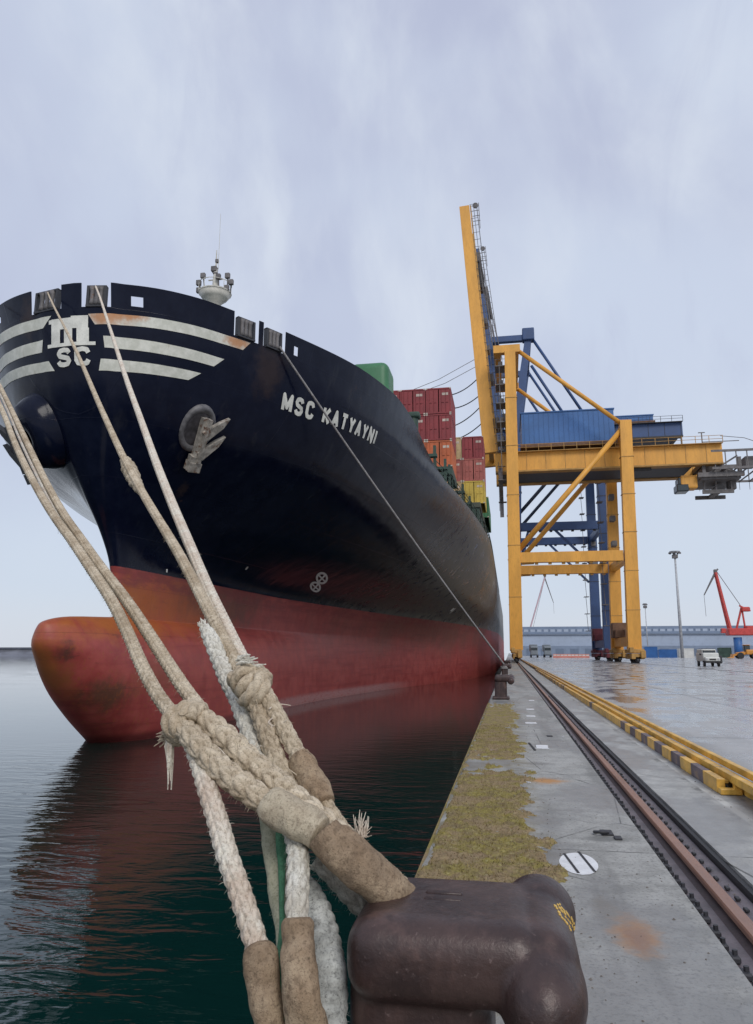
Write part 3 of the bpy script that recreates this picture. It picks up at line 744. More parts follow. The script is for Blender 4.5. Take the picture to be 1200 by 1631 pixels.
band('bow_stripe', -1.55, -8.4, lin(15.40, 15.62, 0), lin(15.88, 16.05, 0), M['stripe'], .45, -.4)
band('bow_stripe', -1.65, -7.3, lin(14.38, 14.6, 0), lin(14.90, 15.05, 0), M['stripe'], .08, -.4)
band('bow_stripe', -.95, -7.0, lin(13.48, 13.9, 0), lin(13.93, 14.35, 0), M['stripe'], -.30, -.4)
# lettering
def lettering(name, text, mapf, width, height, bold=.0, spacing=1.0, mt=None, parent=ship, seg=.12):
    cu = bpy.data.curves.new('t', 'FONT'); cu.body = text; cu.offset = bold; cu.space_character = spacing; cu.resolution_u = 3
    o = bpy.data.objects.new('t', cu); COL.objects.link(o)
    me = bpy.data.meshes.new_from_object(o.evaluated_get(bpy.context.evaluated_depsgraph_get())); bpy.data.objects.remove(o)
    bm = bmesh.new(); bm.from_mesh(me); bpy.data.meshes.remove(me)
    xs = [v.co.x for v in bm.verts]; ys = [v.co.y for v in bm.verts]; x0, x1, y0, y1 = min(xs), max(xs), min(ys), max(ys)
    for v in bm.verts: v.co = Vector(((v.co.x - x0) / (x1 - x0) * width, (v.co.y - y0) / (y1 - y0) * height, 0))
    for _ in range(3):
        es = [e for e in bm.edges if e.calc_length() > seg]
        if es: bmesh.ops.subdivide_edges(bm, edges=es, cuts=1); bmesh.ops.triangulate(bm, faces=bm.faces)
    bm.verts.index_update()
    b = MB(); b.add([mapf(v.co.x, v.co.y) for v in bm.verts], [tuple(v.index for v in f.verts) for f in bm.faces]); bm.free()
    return b.build(name, mt or M['hull_mark'], parent)
GL = {'M': [[(0,0),(0,1),(.5,.2),(1,1),(1,0)]], 'S': [[(.95,.78),(.82,.95),(.5,1),(.17,.95),(.03,.76),(.15,.58),(.5,.5),(.85,.42),(.97,.24),(.83,.05),(.5,0),(.17,.05),(.03,.22)]],
      'C': [[(.97,.74),(.85,.94),(.5,1),(.15,.94),(.02,.74),(.02,.26),(.15,.06),(.5,0),(.85,.06),(.97,.26)]], 'K': [[(0,0),(0,1)],[(.95,1),(.05,.40)],[(.32,.58),(1,0)]],
      'A': [[(0,0),(.5,1),(1,0)],[(.22,.32),(.78,.32)]], 'T': [[(0,1),(1,1)],[(.5,1),(.5,0)]], 'Y': [[(0,1),(.5,.46),(1,1)],[(.5,.46),(.5,0)]],
      'N': [[(0,0),(0,1),(1,0),(1,1)]], 'I': [[(.5,0),(.5,1)]]}
def block_letters(name, text, mapf, lw, lh, gap, t, space=.45):
    b = MB(); x = 0; lift = [0.0]
    def seg(p, q):
        p = np.array(p); q = np.array(q); d = q - p; L_ = np.hypot(*d); d /= L_; c = np.array([-d[1], d[0]]) * t/2; n = max(1, int(L_/.15)); e = t * .06
        lift[0] = (lift[0] + .0015) % .02
        b.grid([[mapf(*(p - d*e + (d*(L_ + 2*e))*i/n + c*k), lift[0]) for k in (-1, 0, 1)] for i in range(n + 1)])
    def dot(p):
        lift[0] = (lift[0] + .0015) % .02
        b.add([mapf(p[0] + t/2*math.cos(a), p[1] + t/2*math.sin(a), lift[0]) for a in np.linspace(0, 2*math.pi, 11)[:-1]], [tuple(range(10))])
    for ch in text:
        if ch == ' ': x += space; continue
        w = lw * (1.12 if ch == 'M' else .5 if ch == 'I' else 1)
        for pl in GL[ch]:
            P = [(x + t/2 + a*(w - t), t/2 + c*(lh - t)) for a, c in pl]
            for p, q in zip(P[:-1], P[1:]): seg(p, q)
            for p in P[1:-1]: dot(p)
        x += w + gap
    return b.build(name, M['hull_mark'], ship)
nmf = lambda x, y, o: hull_pt(10.42 + x*1.015 + y*.06, 13.54 + x/9.2*.28 + y*(1 - x*.006), .022 + o)
block_letters('name_lettering', 'MSC', nmf, .64, .88, .15, .20, .50)
block_letters('name_lettering', 'KATYAYNI', lambda x, y, o: nmf(x + 2.98, y, o), .62, .88, .145, .20, .50)
# bow emblem: a slab serif m over the letters SC
def patch(name_mb, s0, s1, z0, z1, sk=0):
    n = max(2, int((s1 - s0) / .06)); name_mb.grid([[hull_pt(s0 + (s1 - s0)*i/n + sk*(z - z0), z, .03) for z in np.linspace(z0, z1, 5)] for i in range(n + 1)])
em = MB()
patch(em, -1.28, .98, 14.47, 14.62)
for a, c in ((-1.08, -.64), (-.44, -.04), (.15, .70)): patch(em, a, c, 14.62, 15.22)
patch(em, -1.08, -.12, 15.22, 15.70); patch(em, -.12, .66, 15.22, 15.76); patch(em, -1.22, -1.08, 15.5, 15.68)
em.build('bow_emblem', M['hull_mark'], ship)
block_letters('emblem_letters', 'SC', lambda x, y, o: hull_pt(-.82 + x, 13.58 + y, .03 + o), .74, .84, .12, .20)
# marks low on the hull
def ring_mark(s, z, r, par, name):
    b = MB(); n = 28; hp = hull_pt
    def hull_pt_(a_, b_, o_): return hp(s + .0919*(a_ - s) - .1266*(b_ - z), z + .00725*(a_ - s) + .0327*(b_ - z), o_)
    for k in range(n):
        a0, a1 = 2*math.pi*k/n, 2*math.pi*(k+1)/n
        b.add([hull_pt_(s + rr*math.cos(a), z + rr*math.sin(a), .025) for rr, a in ((r, a0), (r, a1), (r*.66, a1), (r*.66, a0))], [(0,1,2,3)])
    for a in (.78, 2.35):
        dx, dz = math.cos(a), math.sin(a); w = .13 * r
        b.add([hull_pt_(s + sx*dx*r*.8 - sy*dz*w, z + sx*dz*r*.8 + sy*dx*w, .03) for sx, sy in ((-1,-1),(1,-1),(1,1),(-1,1))], [(0,1,2,3)])
    return b.build(name, M['clean_white'], par)
ring_mark(24.75, 7.1, 9.5, ship, 'thruster_mark'); ring_mark(25.5, 6.56, 9.0, ship, 'thruster_mark')
for s, z, w, h in ((13.3, 6.7, .18, .16), (4.6, 5.7, .16, .16), (65.2, 6.9, .8, .35)):
    b = MB(); patch(b, s - w/2, s + w/2, z - h/2, z + h/2); b.build('hull_mark', M['hull_mark'], ship)
b = MB(); patch(b, 65.8, 66.1, 6.5, 7.1); b.build('hull_mark', M['hull_mark'], ship)

# anchors
def anchor(sg, label):
    s0 = 5.45 if sg > 0 else -2.35; z0 = 11.55 if sg > 0 else 11.05
    p = hull_pt(s0, z0); n = hull_pt(s0, z0, 1) - p
    a = hull_xy(s0 + .1*sg, z0) - hull_xy(s0 - .1*sg, z0); a /= np.linalg.norm(a)     # aft along the shell
    u = np.cross(n, a); u /= np.linalg.norm(u)
    if u[2] < 0: u = -u
    def Q(x, y, z): return p + a*x + u*y + n*z
    m = MB(); N = 28; P = []                       # raised lip round the hawse pipe
    for rr, hh in ((1.05, -.15), (1.0, .03), (.90, .09), (.74, .04), (.70, -.1)):
        P.append([Q(-.12 + rr*.88*math.cos(2*math.pi*k/N), .25 + rr*1.15*math.sin(2*math.pi*k/N), hh) for k in range(N+1)])
    m.grid(P); bol = m.build('hawse_lip', M['hawse_grey'] if sg > 0 else M['hull'], ship, True)
    m = MB(); m.add([Q(-.12 + .65*math.cos(2*math.pi*k/N), .25 + .86*math.sin(2*math.pi*k/N), .012) for k in range(N)], [tuple(range(N))]); m.build('hawse_recess', M['recess'], ship)
    if sg < 0:                                       # the far side lip stands out as a housing
        m = MB(); P = []
        for rr, hh in ((1.5, -.5), (1.35, .25), (1.15, .75), (.8, .85), (.3, .8)):
            P.append([Q(rr*.9*math.cos(2*math.pi*k/N), .2 + rr*1.25*math.sin(2*math.pi*k/N), hh) for k in range(N+1)])
        m.grid(P); m.build('anchor_housing', M['hull'], ship, True)
    k = 0 if sg > 0 else .95
    mt = M['anchor_grey'] if sg > 0 else M['dark_steel']
    an = MB()
    an.beam(Q(-.05, .9, .15 + k), Q(.22, -1.3, .32 + k), .28, .30, .36, .36, upv=n)             # shank
    an.beam(Q(-.08, -1.5, .30 + k), Q(.52, -1.45, .30 + k), .46, .50, upv=n)            # crown
    an.beam(Q(.14, -.95, .30 + k), Q(.20, -1.45, .30 + k), .50, .42, upv=n)
    ao = an.build('anchor', mt, ship)
    for (x0, y0, x1, y1) in ((.12, .10, 1.02, 1.25), (.25, -.90, 1.18, .35)):
        f = MB(); w = .25
        d = np.array([x1-x0, y1-y0]); d /= np.linalg.norm(d); c = np.array([-d[1], d[0]])
        vs = [(x0 + c[0]*w, y0 + c[1]*w), (x0 - c[0]*w, y0 - c[1]*w), ((x0*.35+x1*.65) - c[0]*w*.8, (y0*.35+y1*.65) - c[1]*w*.8), (x1, y1), ((x0*.35+x1*.65) + c[0]*w*.5, (y0*.35+y1*.65) + c[1]*w*.5)]
        f.add([Q(x, y, z + k) for z in (.28, .50) for x, y in vs], [(4,3,2,1,0), (5,6,7,8,9)] + [(i, (i+1)%5, (i+1)%5+5, i+5) for i in range(5)])
        fo = f.build('fluke', mt, ao); fix_normals(fo)
    f = MB(); f.beam(Q(.05, .95, .4+k), Q(.25, -1.2, .48+k), .16, .3, upv=n); f.build('arm', mt, ao)
M['hawse_grey'] = mat('worn_hawse_plate', (.13,.125,.13), .5, .35, 3, .2, rust=.2, rc=(.10,.05,.04))
M['anchor_grey'] = mat('anchor_paint', (.34,.31,.27), .65, .4, 4, .3, rust=.6, rc=(.16,.09,.06), rs=3)
M['recess'] = mat('hawse_recess_plate', (.055,.05,.055), .6, .5, 4, .3, rust=.4, rc=(.09,.05,.035), rs=2.5)
anchor(1, None); anchor(-1, None)

# foremast
fm = empty('x', (0,0,0), '', '')
bpy.data.objects.remove(fm)
mx, my = -17.15, 40.0
m = MB(); m.tube([(mx,my,15.7),(mx,my,22.6),(mx,my,22.9),(mx,my,23.25)], [.36,.40,.75,1.0], 16); mast = m.build('foremast', M['mast_white'], ship, True)
m = MB(); m.tube([(mx,my,23.25),(mx,my,23.32)], 1.02, 16); m.torus((mx,my,23.85), (0,0,1), 1.0, .025, 24, 5)
for k in range(10):
    a = 2*math.pi*k/10; m.cyl((mx+math.cos(a), my+math.sin(a), 23.58), (0,0,1), .02, .55, 5)
m.build('mast_platform', M['mast_white'], mast)
m = MB(); m.tube([(mx,my,23.3),(mx,my,24.3),(mx,my,24.9)], [.22,.16,.10], 12); m.tube([(mx,my,24.9),(mx,my,26.2)], [.06,.03], 8); m.tube([(mx+.15,my,24.9),(mx+.15,my,28.7)], [.018,.01], 5); m.tube([(mx-.45,my,24.2),(mx+.45,my,24.2)], .05, 6); m.build('topmast', M['mast_white'], mast)
m = MB(); m.rbox((mx-.1,my,24.9), (.36,.36,.34), .05); m.rbox((mx+.05,my,25.45), (.2,.2,.24), .04); m.rbox((mx,my,24.6),(.3,.3,.12),.03); m.build('navigation_light', M['grey_steel'], mast)
for dx, dz in ((-.98,.55), (-.72,1.0), (.28,.85), (.88,.85), (1.12,.4), (.85,.05), (-.95,.05)):
    m = MB(); m.rbox((mx+dx, my-.25, 23.4+dz), (.30,.22,.34), .04); m.beam((mx+dx*.9,my,23.25),(mx+dx,my-.2,23.4+dz),.06,.06); m.build('floodlight', M['grey_steel'], mast)
# green house and clutter abaft the forecastle
m = MB(); m.rbox((-9.2, 50.4, 17.9), (2.9, 3.0, 8.0), .55, 4); m.build('ventilator_house', M['green_paint'], ship, True)
m = MB(); m.rbox((-6.9, 51, 16.4), (1.1, 1.4, 2.6), .3, 3); m.cyl((-6.2, 50.6, 17.2), (0,0,1), .35, 2.0, 12); m.rbox((-6.15,50.6,18.2),(.9,.9,.45),.15); m.build('deck_vent', M['green_dark'], ship)
def railing(name, pts, par, mt, h=1.1, step=1.5, rails=3, r=.03, posts=True):
    m = MB()
    for k in range(rails):
        z = h * (k + 1) / rails; m.tube([np.array(p) + [0,0,z] for p in pts], r, 5)
    for i in range(len(pts) - 1):
        a, c = np.array(pts[i], float), np.array(pts[i+1], float); L = np.linalg.norm(c - a); n = max(1, int(L / step))
        for j in range(n + 1): p = a + (c - a) * j / n; m.box((p[0]-r, p[1]-r, p[2]), (p[0]+r, p[1]+r, p[2] + h))
    return m.build(name, mt, par)
railing('deck_railing', [tuple(hull_xy(s, 14.75) + np.array([-.1,0,0])) for s in np.arange(32, 160, 4)], ship, M['green_dark'])
for i, y in enumerate((60, 64.5, 66.6, 74.9, 81, 89.5, 96, 104)):
    m = MB(); x = float(hull_xy(0, 14)[0]); xr = CX + float(pchip(TK, BK[6], np.array([y - 27.3]))[0]) - .8
    for xx in np.arange(xr - 13.2, xr - .6, 2.5): m.box((xx-.12, y-.12, 14), (xx+.12, y+.12, 18.6 if y < 95 else 17))
    m.box((xr-12.1, y-.3, 17.6), (xr-.5, y+.3, 17.85)); m.box((xr-12.1, y-.3, 15.6), (xr-.3, y+.3, 15.75))
    for xx in np.arange(xr - 12, xr - 2, 2.5): m.tube([(xx, y, 14), (xx+2.5, y, 17.6)], .06, 5)
    m.rbox((xr-.7, y+.8, 15.0), (.8, 1.0, 1.5), .1, 2)
    m.build('lashing_bridge', M['green_dark'], ship)
for y0, y1, w in ((67.4, 74.5, 12.4), (81.5, 88.8, 15.3), (90.5, 103.5, 15.4)):
    m = MB(); m.box((CX-w, y0, 14.05), (CX+w, y1, 17.3)); m.build('hatch_coaming', M['green_dark'], ship)
    m = MB(); m.rbox((CX, (y0+y1)/2, 17.65), (2*w+.3, y1-y0+.3, .62), .06, 1); m.build('hatch_cover', M['hatch'] if 'hatch' in M else M['green_dark'], ship)

# ================================================================ containers
def container(loc, mt, lab, length=6.06, H=2.59, door_mt=None):
    """door end faces the bow (-Y)"""
    x, y, z = loc; W = 2.438
    o = empty('shipping_container', (x, y, z), lab, 'container', 'containers stacked on the ship')
    b = MB(); n = 22 if length < 7 else 40
    for sx in (-1, 1):                                     # corrugated long sides
        P = []
        for k in range(n * 4 + 1):
            yy = y + .12 + (length - .24) * k / (n * 4); dx = (.0, .0, .036, .036)[k % 4]
            P.append([(x + sx*(W/2 - .02 - dx), yy, z + .12), (x + sx*(W/2 - .02 - dx), yy, z + H - .08)])
        b.grid(P)
    b.box((x - W/2 + .03, y + .05, z + H - .06), (x + W/2 - .03, y + length - .05, z + H - .015)); b.box((x - W/2 + .03, y + length - .06, z + .1), (x + W/2 - .03, y + length - .03, z + H - .02))
    b.build('container_wall', mt, o)
    f = MB()
    for yy in (y + .06, y + length - .06):
        for sx in (-1, 1): f.box((x + sx*(W/2 - .055) - .055, yy - .06, z), (x + sx*(W/2 - .055) + .055, yy + .06, z + H))
        for zz in (z + .07, z + H - .07): f.box((x - W/2 + .112, yy - .055, zz - .065), (x + W/2 - .112, yy + .055, zz + .065))
    for sx in (-1, 1):
        for zz in (z + .07, z + H - .07): f.box((x + sx*(W/2-.05) - .045, y + .122, zz - .06), (x + sx*(W/2-.05) + .045, y + length - .122, zz + .06))
    f.build('frame', mt, o)
    for sx in (-1, 1):
        d = MB(); cx = x + sx * (W/4 - .03); d.box((cx - W/4 + .09, y + .05, z + .14), (cx + W/4 - .06, y + .09, z + H - .14))
        for q in (-.3, .12): d.cyl((cx + q, y + .02, z + H/2), (0,0,1), .022, H - .2, 6); d.box((cx + q - .02, y - .01, z + 1.1), (cx + q + .25, y + .03, z + 1.14))
        d.build('door', door_mt or mt, o)
    for sx in (-1, 1):
        for zz in (z + .06, z + H - .06): c = MB(); c.box((x + sx*(W/2 - .085) - .09, y - .012, zz - .06), (x + sx*(W/2 - .085) + .09, y + .1, zz + .06)); c.build('corner_casting', M['casting'], o)
    c = MB(); c.box((x + .35, y + .03, z + H - .75), (x + .95, y + .045, z + H - .5)); c.build('data_plate', M['casting'], o)
    return o
names = {'container_red': 'maroon', 'container_orange': 'weathered orange', 'container_pale': 'faded red', 'container_yellow': 'yellow', 'container_tan': 'tan'}
tier = ['bottom', 'middle', 'top']
Z0 = 17.98; ZF = 18.85
m = MB()
for xx in np.arange(CX + .5, CX + 13.2, 2.5): m.box((xx - .3, 68.3, 17.97), (xx + .3, 74.2, 18.84))
m.build('stacking_pedestals', M['green_dark'], ship)
for c in range(3):
    for t in range(3):
        mt = ['container_orange', 'container_red', 'container_red'][t]
        lab = f"{names[mt]} container, {tier[t]} tier of the forward stack, " + ['outermost column beside the crane boom', 'second column in from the ship side', 'third column in, behind the green house'][c]
        container((-5.92 - c * 2.50, 68.2, ZF + t * 2.64), M[mt], lab)
for c in range(3):
    for t in range(3):
        mt = [['container_yellow', 'container_pale', 'container_red'], ['container_tan', 'container_pale', 'container_tan'], ['container_red', 'container_orange', 'container_pale']][c][t]
        lab = f"{names[mt]} container, {tier[t]} tier of the second stack, " + ['outermost column at the ship side', 'second column from the ship side', 'third column from the ship side'][c]
        container((-3.30 - c * 2.50, 82.0, Z0 - .02 + t * 2.60), M[mt], lab)
for c in range(2):
    for t in range(1):
        lab = 'green container low behind the second stack, ' + ['outermost' if c == 0 else 'next one in'][0]
        container((-3.1 - c*2.5, 91, Z0 - .02), M['green_paint'], lab, 12.19)
# ================================================================ ship-to-shore cranes
def P3(u, v, y): return aty(u, v, y)
def make_crane(label, Yn, Yf, c, cd, K):
    o = empty('gantry_crane', (10, Yn, 0), label, 'crane', 'container cranes on the quay rails')
    xw, xl, txw, txl = K['xw'], K['xl'], K['txw'], K['txl']
    def leg(xb, zb, xt, zt, Y, w=1.95, wt=1.75):
        m = MB(); m.beam((xb, Y, zb), (xt, Y, zt), w, 1.5, wt, 1.4, upv=(0,1,0)); ob = m.build('leg', c, o); bevel(ob, .04)
        b = MB()
        for k in range(1, 6):
            t = k/6; x = xb + (xt - xb)*t; z = zb + (zt - zb)*t; b.box((x - w/2 - .03, Y - .78, z - .05), (x + w/2 + .03, Y + .78, z + .05))
        b.build('flange', cd, ob)
        return ob
    for Y in (Yn, Yf):
        leg(xw, 1.9, txw, K['ztw'], Y); leg(xl, 1.9, txl, K['ztl'], Y)
        m = MB(); m.box((xw + .9, Y - .55, K['zp'] - K['hp']/2), (xl - .8, Y + .55, K['zp'] + K['hp']/2)); ob = m.build('portal_beam', c, o); bevel(ob, .04)
        m = MB()
        for x in np.linspace(xw + 1.5, xl - 1.5, 8): m.box((x - .25, Y - .3, K['zp'] - K['hp']/2 - .28), (x + .25, Y + .3, K['zp'] - K['hp']/2 - .003))
        m.build('beam_brackets', cd, o)
        for a, q in K['diag']:
            m = MB(); m.tube([(a[0], Y, a[1]), (q[0], Y, q[1])], K['dr'], 14); m.build('brace', K['dc'], o, True)
        for a, q in K['knee']:
            m = MB(); m.beam((a[0], Y, a[1]), (q[0], Y, q[1]), .45, .45); m.build('brace', K['kc'], o)
        for xb in (xw, xl):                                     # bogies
            b = MB(); w_ = 1.5 if xb == xw else 2.3; b.rbox((xb, Y, 1.75), (w_, 3.4, .6), .08, 1); b.rbox((xb, Y - 1.7, 1.0), (w_*.8, 2.6, .8), .08, 1); b.rbox((xb, Y + 1.7, 1.0), (w_*.8, 2.6, .8), .08, 1); b.rbox((xb + w_*.3, Y - 3.2, 1.3), (.7, .5, 1.1), .08, 1); b.rbox((xb - w_*.35, Y - 2.4, 1.9), (.6, .9, .8), .08, 1)
            bo = b.build('bogie', K['bc'], o)
            for q in (-2.6, -.9, .9, 2.6):
                w = MB(); w.cyl((xb, Y + q, .44), (1,0,0), .42, .34, 18); w.cyl((xb, Y + q, .44), (1,0,0), .16, .62, 10); w.box((xb - .35, Y + q - .4, .6), (xb + .35, Y + q + .4, .9)); w.build('wheel', M['dark_steel'], bo)
    for xb in (xw, xl):
        m = MB(); m.box((xb - .6, Yn + .76, 2.5), (xb + .6, Yf - .76, 3.9)); m.build('sill_beam', c, o)
        m = MB(); m.box((xb - .5, Yn + .76, K['zp'] - .6), (xb + .5, Yf - .76, K['zp'] + .6)); m.build('portal_tie', c, o)
    m = MB(); m.box((txl - .7, Yn + .72, K['ztl'] - 1.8), (txl + .7, Yf - .72, K['ztl'] - .3)); m.build('cross_beam', c, o)
    m = MB(); m.box((txw - .7, Yn + .72, K['zg1'] + .05), (txw + .7, Yf - .72, K['zg1'] + 1.4)); m.build('cross_beam', c, o)
    m = MB(); m.rbox((xl + .1, Yf - 3.6, 5.2), (2.6, 2.6, 2.5), .06, 1); m.rbox((xl - .2, Yf - 5.6, 4.6), (1.6, 1.4, 1.3), .06, 1); m.build('electrical_cabinet', M['brown_steel'] if not K.get('pylon') else K['bc'], o)
    m = MB(); m.cyl((xl + 1.2, (Yn+Yf)/2, 5.6), (1,0,0), 1.9, .5, 24); m.cyl((xl + 1.2, (Yn+Yf)/2, 5.6), (1,0,0), .5, .9, 12); m.build('cable_reel', M['brown_steel'], o)
    # girders
    gy = (Yn + 4.4, Yf - 4.4)
    for Y in gy:
        m = MB(); m.box((K['gx0'], Y - .7, K['zg0']), (K['gx1'], Y + .7, K['zg1'])); ob = m.build('girder', c, o); bevel(ob, .05)
        m = MB(); m.box((K['gx0'], Y - .85, K['zg0'] - .25), (K['gx1'], Y + .85, K['zg0'] - .003)); m.box((K['gx0'], Y - .78, K['zg1'] + .002), (K['gx1'], Y + .78, K['zg1'] + .12))
        for x in np.arange(K['gx0'] + 2, K['gx1'], 3.1): m.box((x - .04, Y - .76, K['zg0']), (x + .04, Y + .76, K['zg1']))
        m.build('girder_rails', cd, ob)
    m = MB(); m.box((K['gx0'] + 1, gy[0] + .9, K['zg0'] - .1), (K['hx1'] if 'hx1' in K else K['gx1'], gy[1] - .9, K['zg0'] + .15))
    for x in np.arange(K['gx0'] + 2, K['gx1'], 2.6): m.box((x - .3, gy[0] + .72, K['zg0'] + .2), (x + .3, gy[1] - .72, K['zg0'] + 1.0))
    m.build('girder_deck', M['dark_steel'], o)
    railing('walkway_railing', [(K['gx0'] + 1, gy[0] - 1.4, K['zg1'] + .1), (K['gx1'], gy[0] - 1.4, K['zg1'] + .1)], o, cd, 1.1, 2.0, 2, .04)
    m = MB(); m.box((K['gx0'] + 1, gy[0] - 1.5, K['zg1'] - .05), (K['gx1'], gy[0] - .85, K['zg1'] + .05)); m.build('walkway', cd, o)
    # machinery house
    h = K['house']
    if h:
        m = MB(); m.box((h[0], gy[0] - .6, h[2]), (h[1], gy[1] + .6, h[3])); ho = m.build('machinery_house', M['house_blue'], o)
        m = MB(); m.box((h[0] - .15, gy[0] - .75, h[3] + .003), (h[1] + .15, gy[1] + .75, h[3] + .18)); m.build('roof', M['house_blue'], ho)
        m = MB(); m.box((h[0] - .3, gy[0] - 1.0, h[2] - .55), (h[1] + .3, gy[1] + 1.0, h[2] - .003)); m.build('house_platform', M['brown_steel'], o)
        m = MB()
        for x in np.arange(h[0] + .4, h[1], .8): m.box((x - .03, gy[0] - .64, h[2] + .1), (x + .03, gy[0] - .602, h[3] - .1))
        m.build('panel_seams', M['house_seam'], ho)
    # boom, raised
    for i, Y in enumerate(gy):
        a = np.array(K['hinge']); q = np.array(K['tip'])
        m = MB(); m.beam((a[0], Y, a[1]), (q[0], Y, q[1]), 1.1, K['bd'], 1.0, K['bd'] * .82, upv=(1,0,0)); ob = m.build('boom', c, o); bevel(ob, .04)
        m = MB(); d = (q - a) / np.linalg.norm(q - a); nrm = np.array([d[1], -d[0]])
        if nrm[0] < 0: nrm = -nrm
        L = np.linalg.norm(q - a)
        off = K['bd'] * .5 + .22
        A_ = a + nrm*off; Q_ = q + nrm*(off - .2)
        m.beam((A_[0], Y, A_[1]), (Q_[0], Y, Q_[1]), .7, .22, upv=(1,0,0)); m.build('trolley_rail', cd, ob)
    def BP(t, side, Y): p = a + (q - a)*t + nrm*side; return (p[0], Y, p[1])
    m = MB()
    for t in np.linspace(.02, .99, 9): m.beam(BP(t, .2, gy[0] + .6), BP(t, .2, gy[1] - .6), .8, .6)
    for t in np.linspace(.05, .92, 8): m.beam(BP(t, .3, gy[0] + .6), BP(t + .07, .3, gy[1] - .6), .3, .3)
    m.build('boom_ties', c, o)
    m = MB()                                                   # walkway and fittings on the inner face
    Yw = gy[0] - .55
    e = K['bd']*.5 + 1.3
    m.tube([BP(0, e, Yw), BP(1, e - .2, Yw)], .07, 5); m.tube([BP(0, e - .55, Yw), BP(1, e - .75, Yw)], .05, 5)
    for t in np.linspace(0, 1, 34): m.tube([BP(t, K['bd']*.45, Yw), BP(t, e - .1, Yw)], .045, 4)
    m.build('boom_walkway', M['grey_steel'], o)
    for t, w, l in ((.72, 1.0, 4.6), (.80, .8, 1.6), (.30, .9, 1.4), (.12, 1.2, 2.0), (.42, .6, .8), (.53, .7, 1.0)):
        m = MB(); p = np.array(BP(t - l/L/2, K['bd']*.5 + .55, (gy[0]+gy[1])/2 - 2)); r = np.array(BP(t + l/L/2, K['bd']*.5 + .45, (gy[0]+gy[1])/2 - 2)); m.beam(p, r, 2.6, w, upv=(1,0,0))
        m.build('boom_bracket', M['dark_steel'] if l > 3 else M['grey_steel'], o)
    m = MB()
    for k in range(4):
        p = BP(1 - k*.022, K['bd']*.5 + .2, gy[0]); r = BP(1 - k*.022, K['bd']*.5 + 1.5, gy[0]); m.tube([p, r], .06, 5)
    m.tube([BP(.90, K['bd']*.5 + 1.3, gy[0]), BP(1.01, K['bd']*.5 + 1.5, gy[0])], .06, 5); m.cyl(BP(1.0, K['bd']*.5+.9, gy[0]), (0,1,0), .5, .3, 12)
    m.build('boom_head_sheaves', M['grey_steel'], o)
    # apex
    ax = K['apex']; m = MB()
    for Y in (Yn, Yf):
        m.beam((K['ax0'], Y, ax[1]), (K['ax1'], Y, ax[1]), 1.2, K['ah']);
    m.box((K['ax0'] + .1, Yn + .61, ax[1] - K['ah']*.3), (K['ax0'] + .9, Yf - .61, ax[1] + K['ah']*.3)); m.build('apex_beam', K['ac'], o)
    m = MB(); m.box((K['ax0'] + .2, Yn + .62, ax[1] - .4), (K['ax0'] + 1.2, Yf - .62, ax[1] + .3)); m.box((K['ax1'] - 1.2, Yn + .62, ax[1] - .4), (K['ax1'] - .2, Yf - .62, ax[1] + .3)); m.build('apex_tie', c, o)
    if K.get('pylon'):
        for Y in (Yn, Yf):
            m = MB(); m.beam((txw, Y, K['ztw']), (ax[0], Y, ax[1]), 1.7, 1.3, 1.3, 1.1, upv=(0,1,0)); m.build('pylon', K['pc'], o)
        m = MB(); m.rbox((ax[0], Yn, ax[1] + .6), (2.4, 2.2, 2.6), .2, 2); m.build('sheave_block', K['ac'], o)
    for a2, q2 in K['stay']:
        for Y in (Yn, Yf):
            m = MB(); m.tube([(a2[0], Y, a2[1]), (q2[0], Y, q2[1])], K['sr'], 10); m.build('backstay', K['sc_'], o, True)
    m = MB()
    for Y in (gy[0], gy[0] + 1.2, gy[1]):
        p = BP(K['fs'], K['bd']*.5 + .6, Y); m.tube([p, (K['ax0'] + .8, Y, ax[1] + .3)], .05, 5); m.tube([BP(K['fs'] + .1, K['bd']*.5 + .6, Y), (K['ax0'] + 1.4, Y, ax[1] + .3)], .04, 5)
    m.build('forestay', M['grey_steel'], o)
    # stairs zigzag beside the seaward leg
    m = MB(); z = K['zg0'] - 8.2; x = xw - 1.5; k = 0
    while z < K['zg0'] - 2:
        y0, y1 = (Yn + 1, Yn + 4) if k % 2 == 0 else (Yn + 4, Yn + 1)
        m.beam((x, y0, z), (x, y1, z + 3), .6, .1); m.tube([(x - .35, y0, z + 1), (x - .35, y1, z + 4)], .04, 5); m.box((x - .5, y1 - .5, z + 2.95), (x + .8, y1 + .5, z + 3.03)); z += 3; k += 1
    m.build('stairs', M['grey_steel'], o)
    m = MB()
    for z in np.arange(K['zg1'] + 1, K['ztw'] - 1, 3.2):
        m.box((xw - 1.9, Yn - .2, z), (txw - .9, Yn + 3, z + .12)); m.tube([(xw - 1.85, Yn - .15, z), (xw - 1.85, Yn - .15, z + 1.2)], .05, 4); m.tube([(xw - 1.85, Yn - .15, z + 1.2), (txw - .9, Yn - .15, z + 1.2)], .04, 4)
        m.rbox((txw - 1.6, Yn + 1, z + .7), (.7, .8, .9), .1, 1)
    m.tube([(xw - 1.3, Yn - .1, K['zg0'] - 1), (xw - 1.2, Yn - .1, K['ztw'] - 2)], .07, 5)
    m.build('landing', M['grey_steel'], o)
    m = MB()
    for z in np.arange(6, K['ztl'] - 2, 3.6):
        m.box((xl - 2.3, Yf - 2.6, z), (xl - 1.3, Yf - .8, z + .1)); m.tube([(xl - 1.8, Yf - 2.4, z), (xl - 1.8, Yf - .8, z + 3.6)], .05, 4)
    for z in (20, 24.4, 28.2): m.rbox((xl + .1, Yf - 3.0, z), (.9, 1.6, 1.0), .1, 1)
    m.build('ladder', M['grey_steel'], o)
    return o, gy
M['house_seam'] = mat('house_seam_blue', (.035,.11,.28), .5, .05, 1, 0)
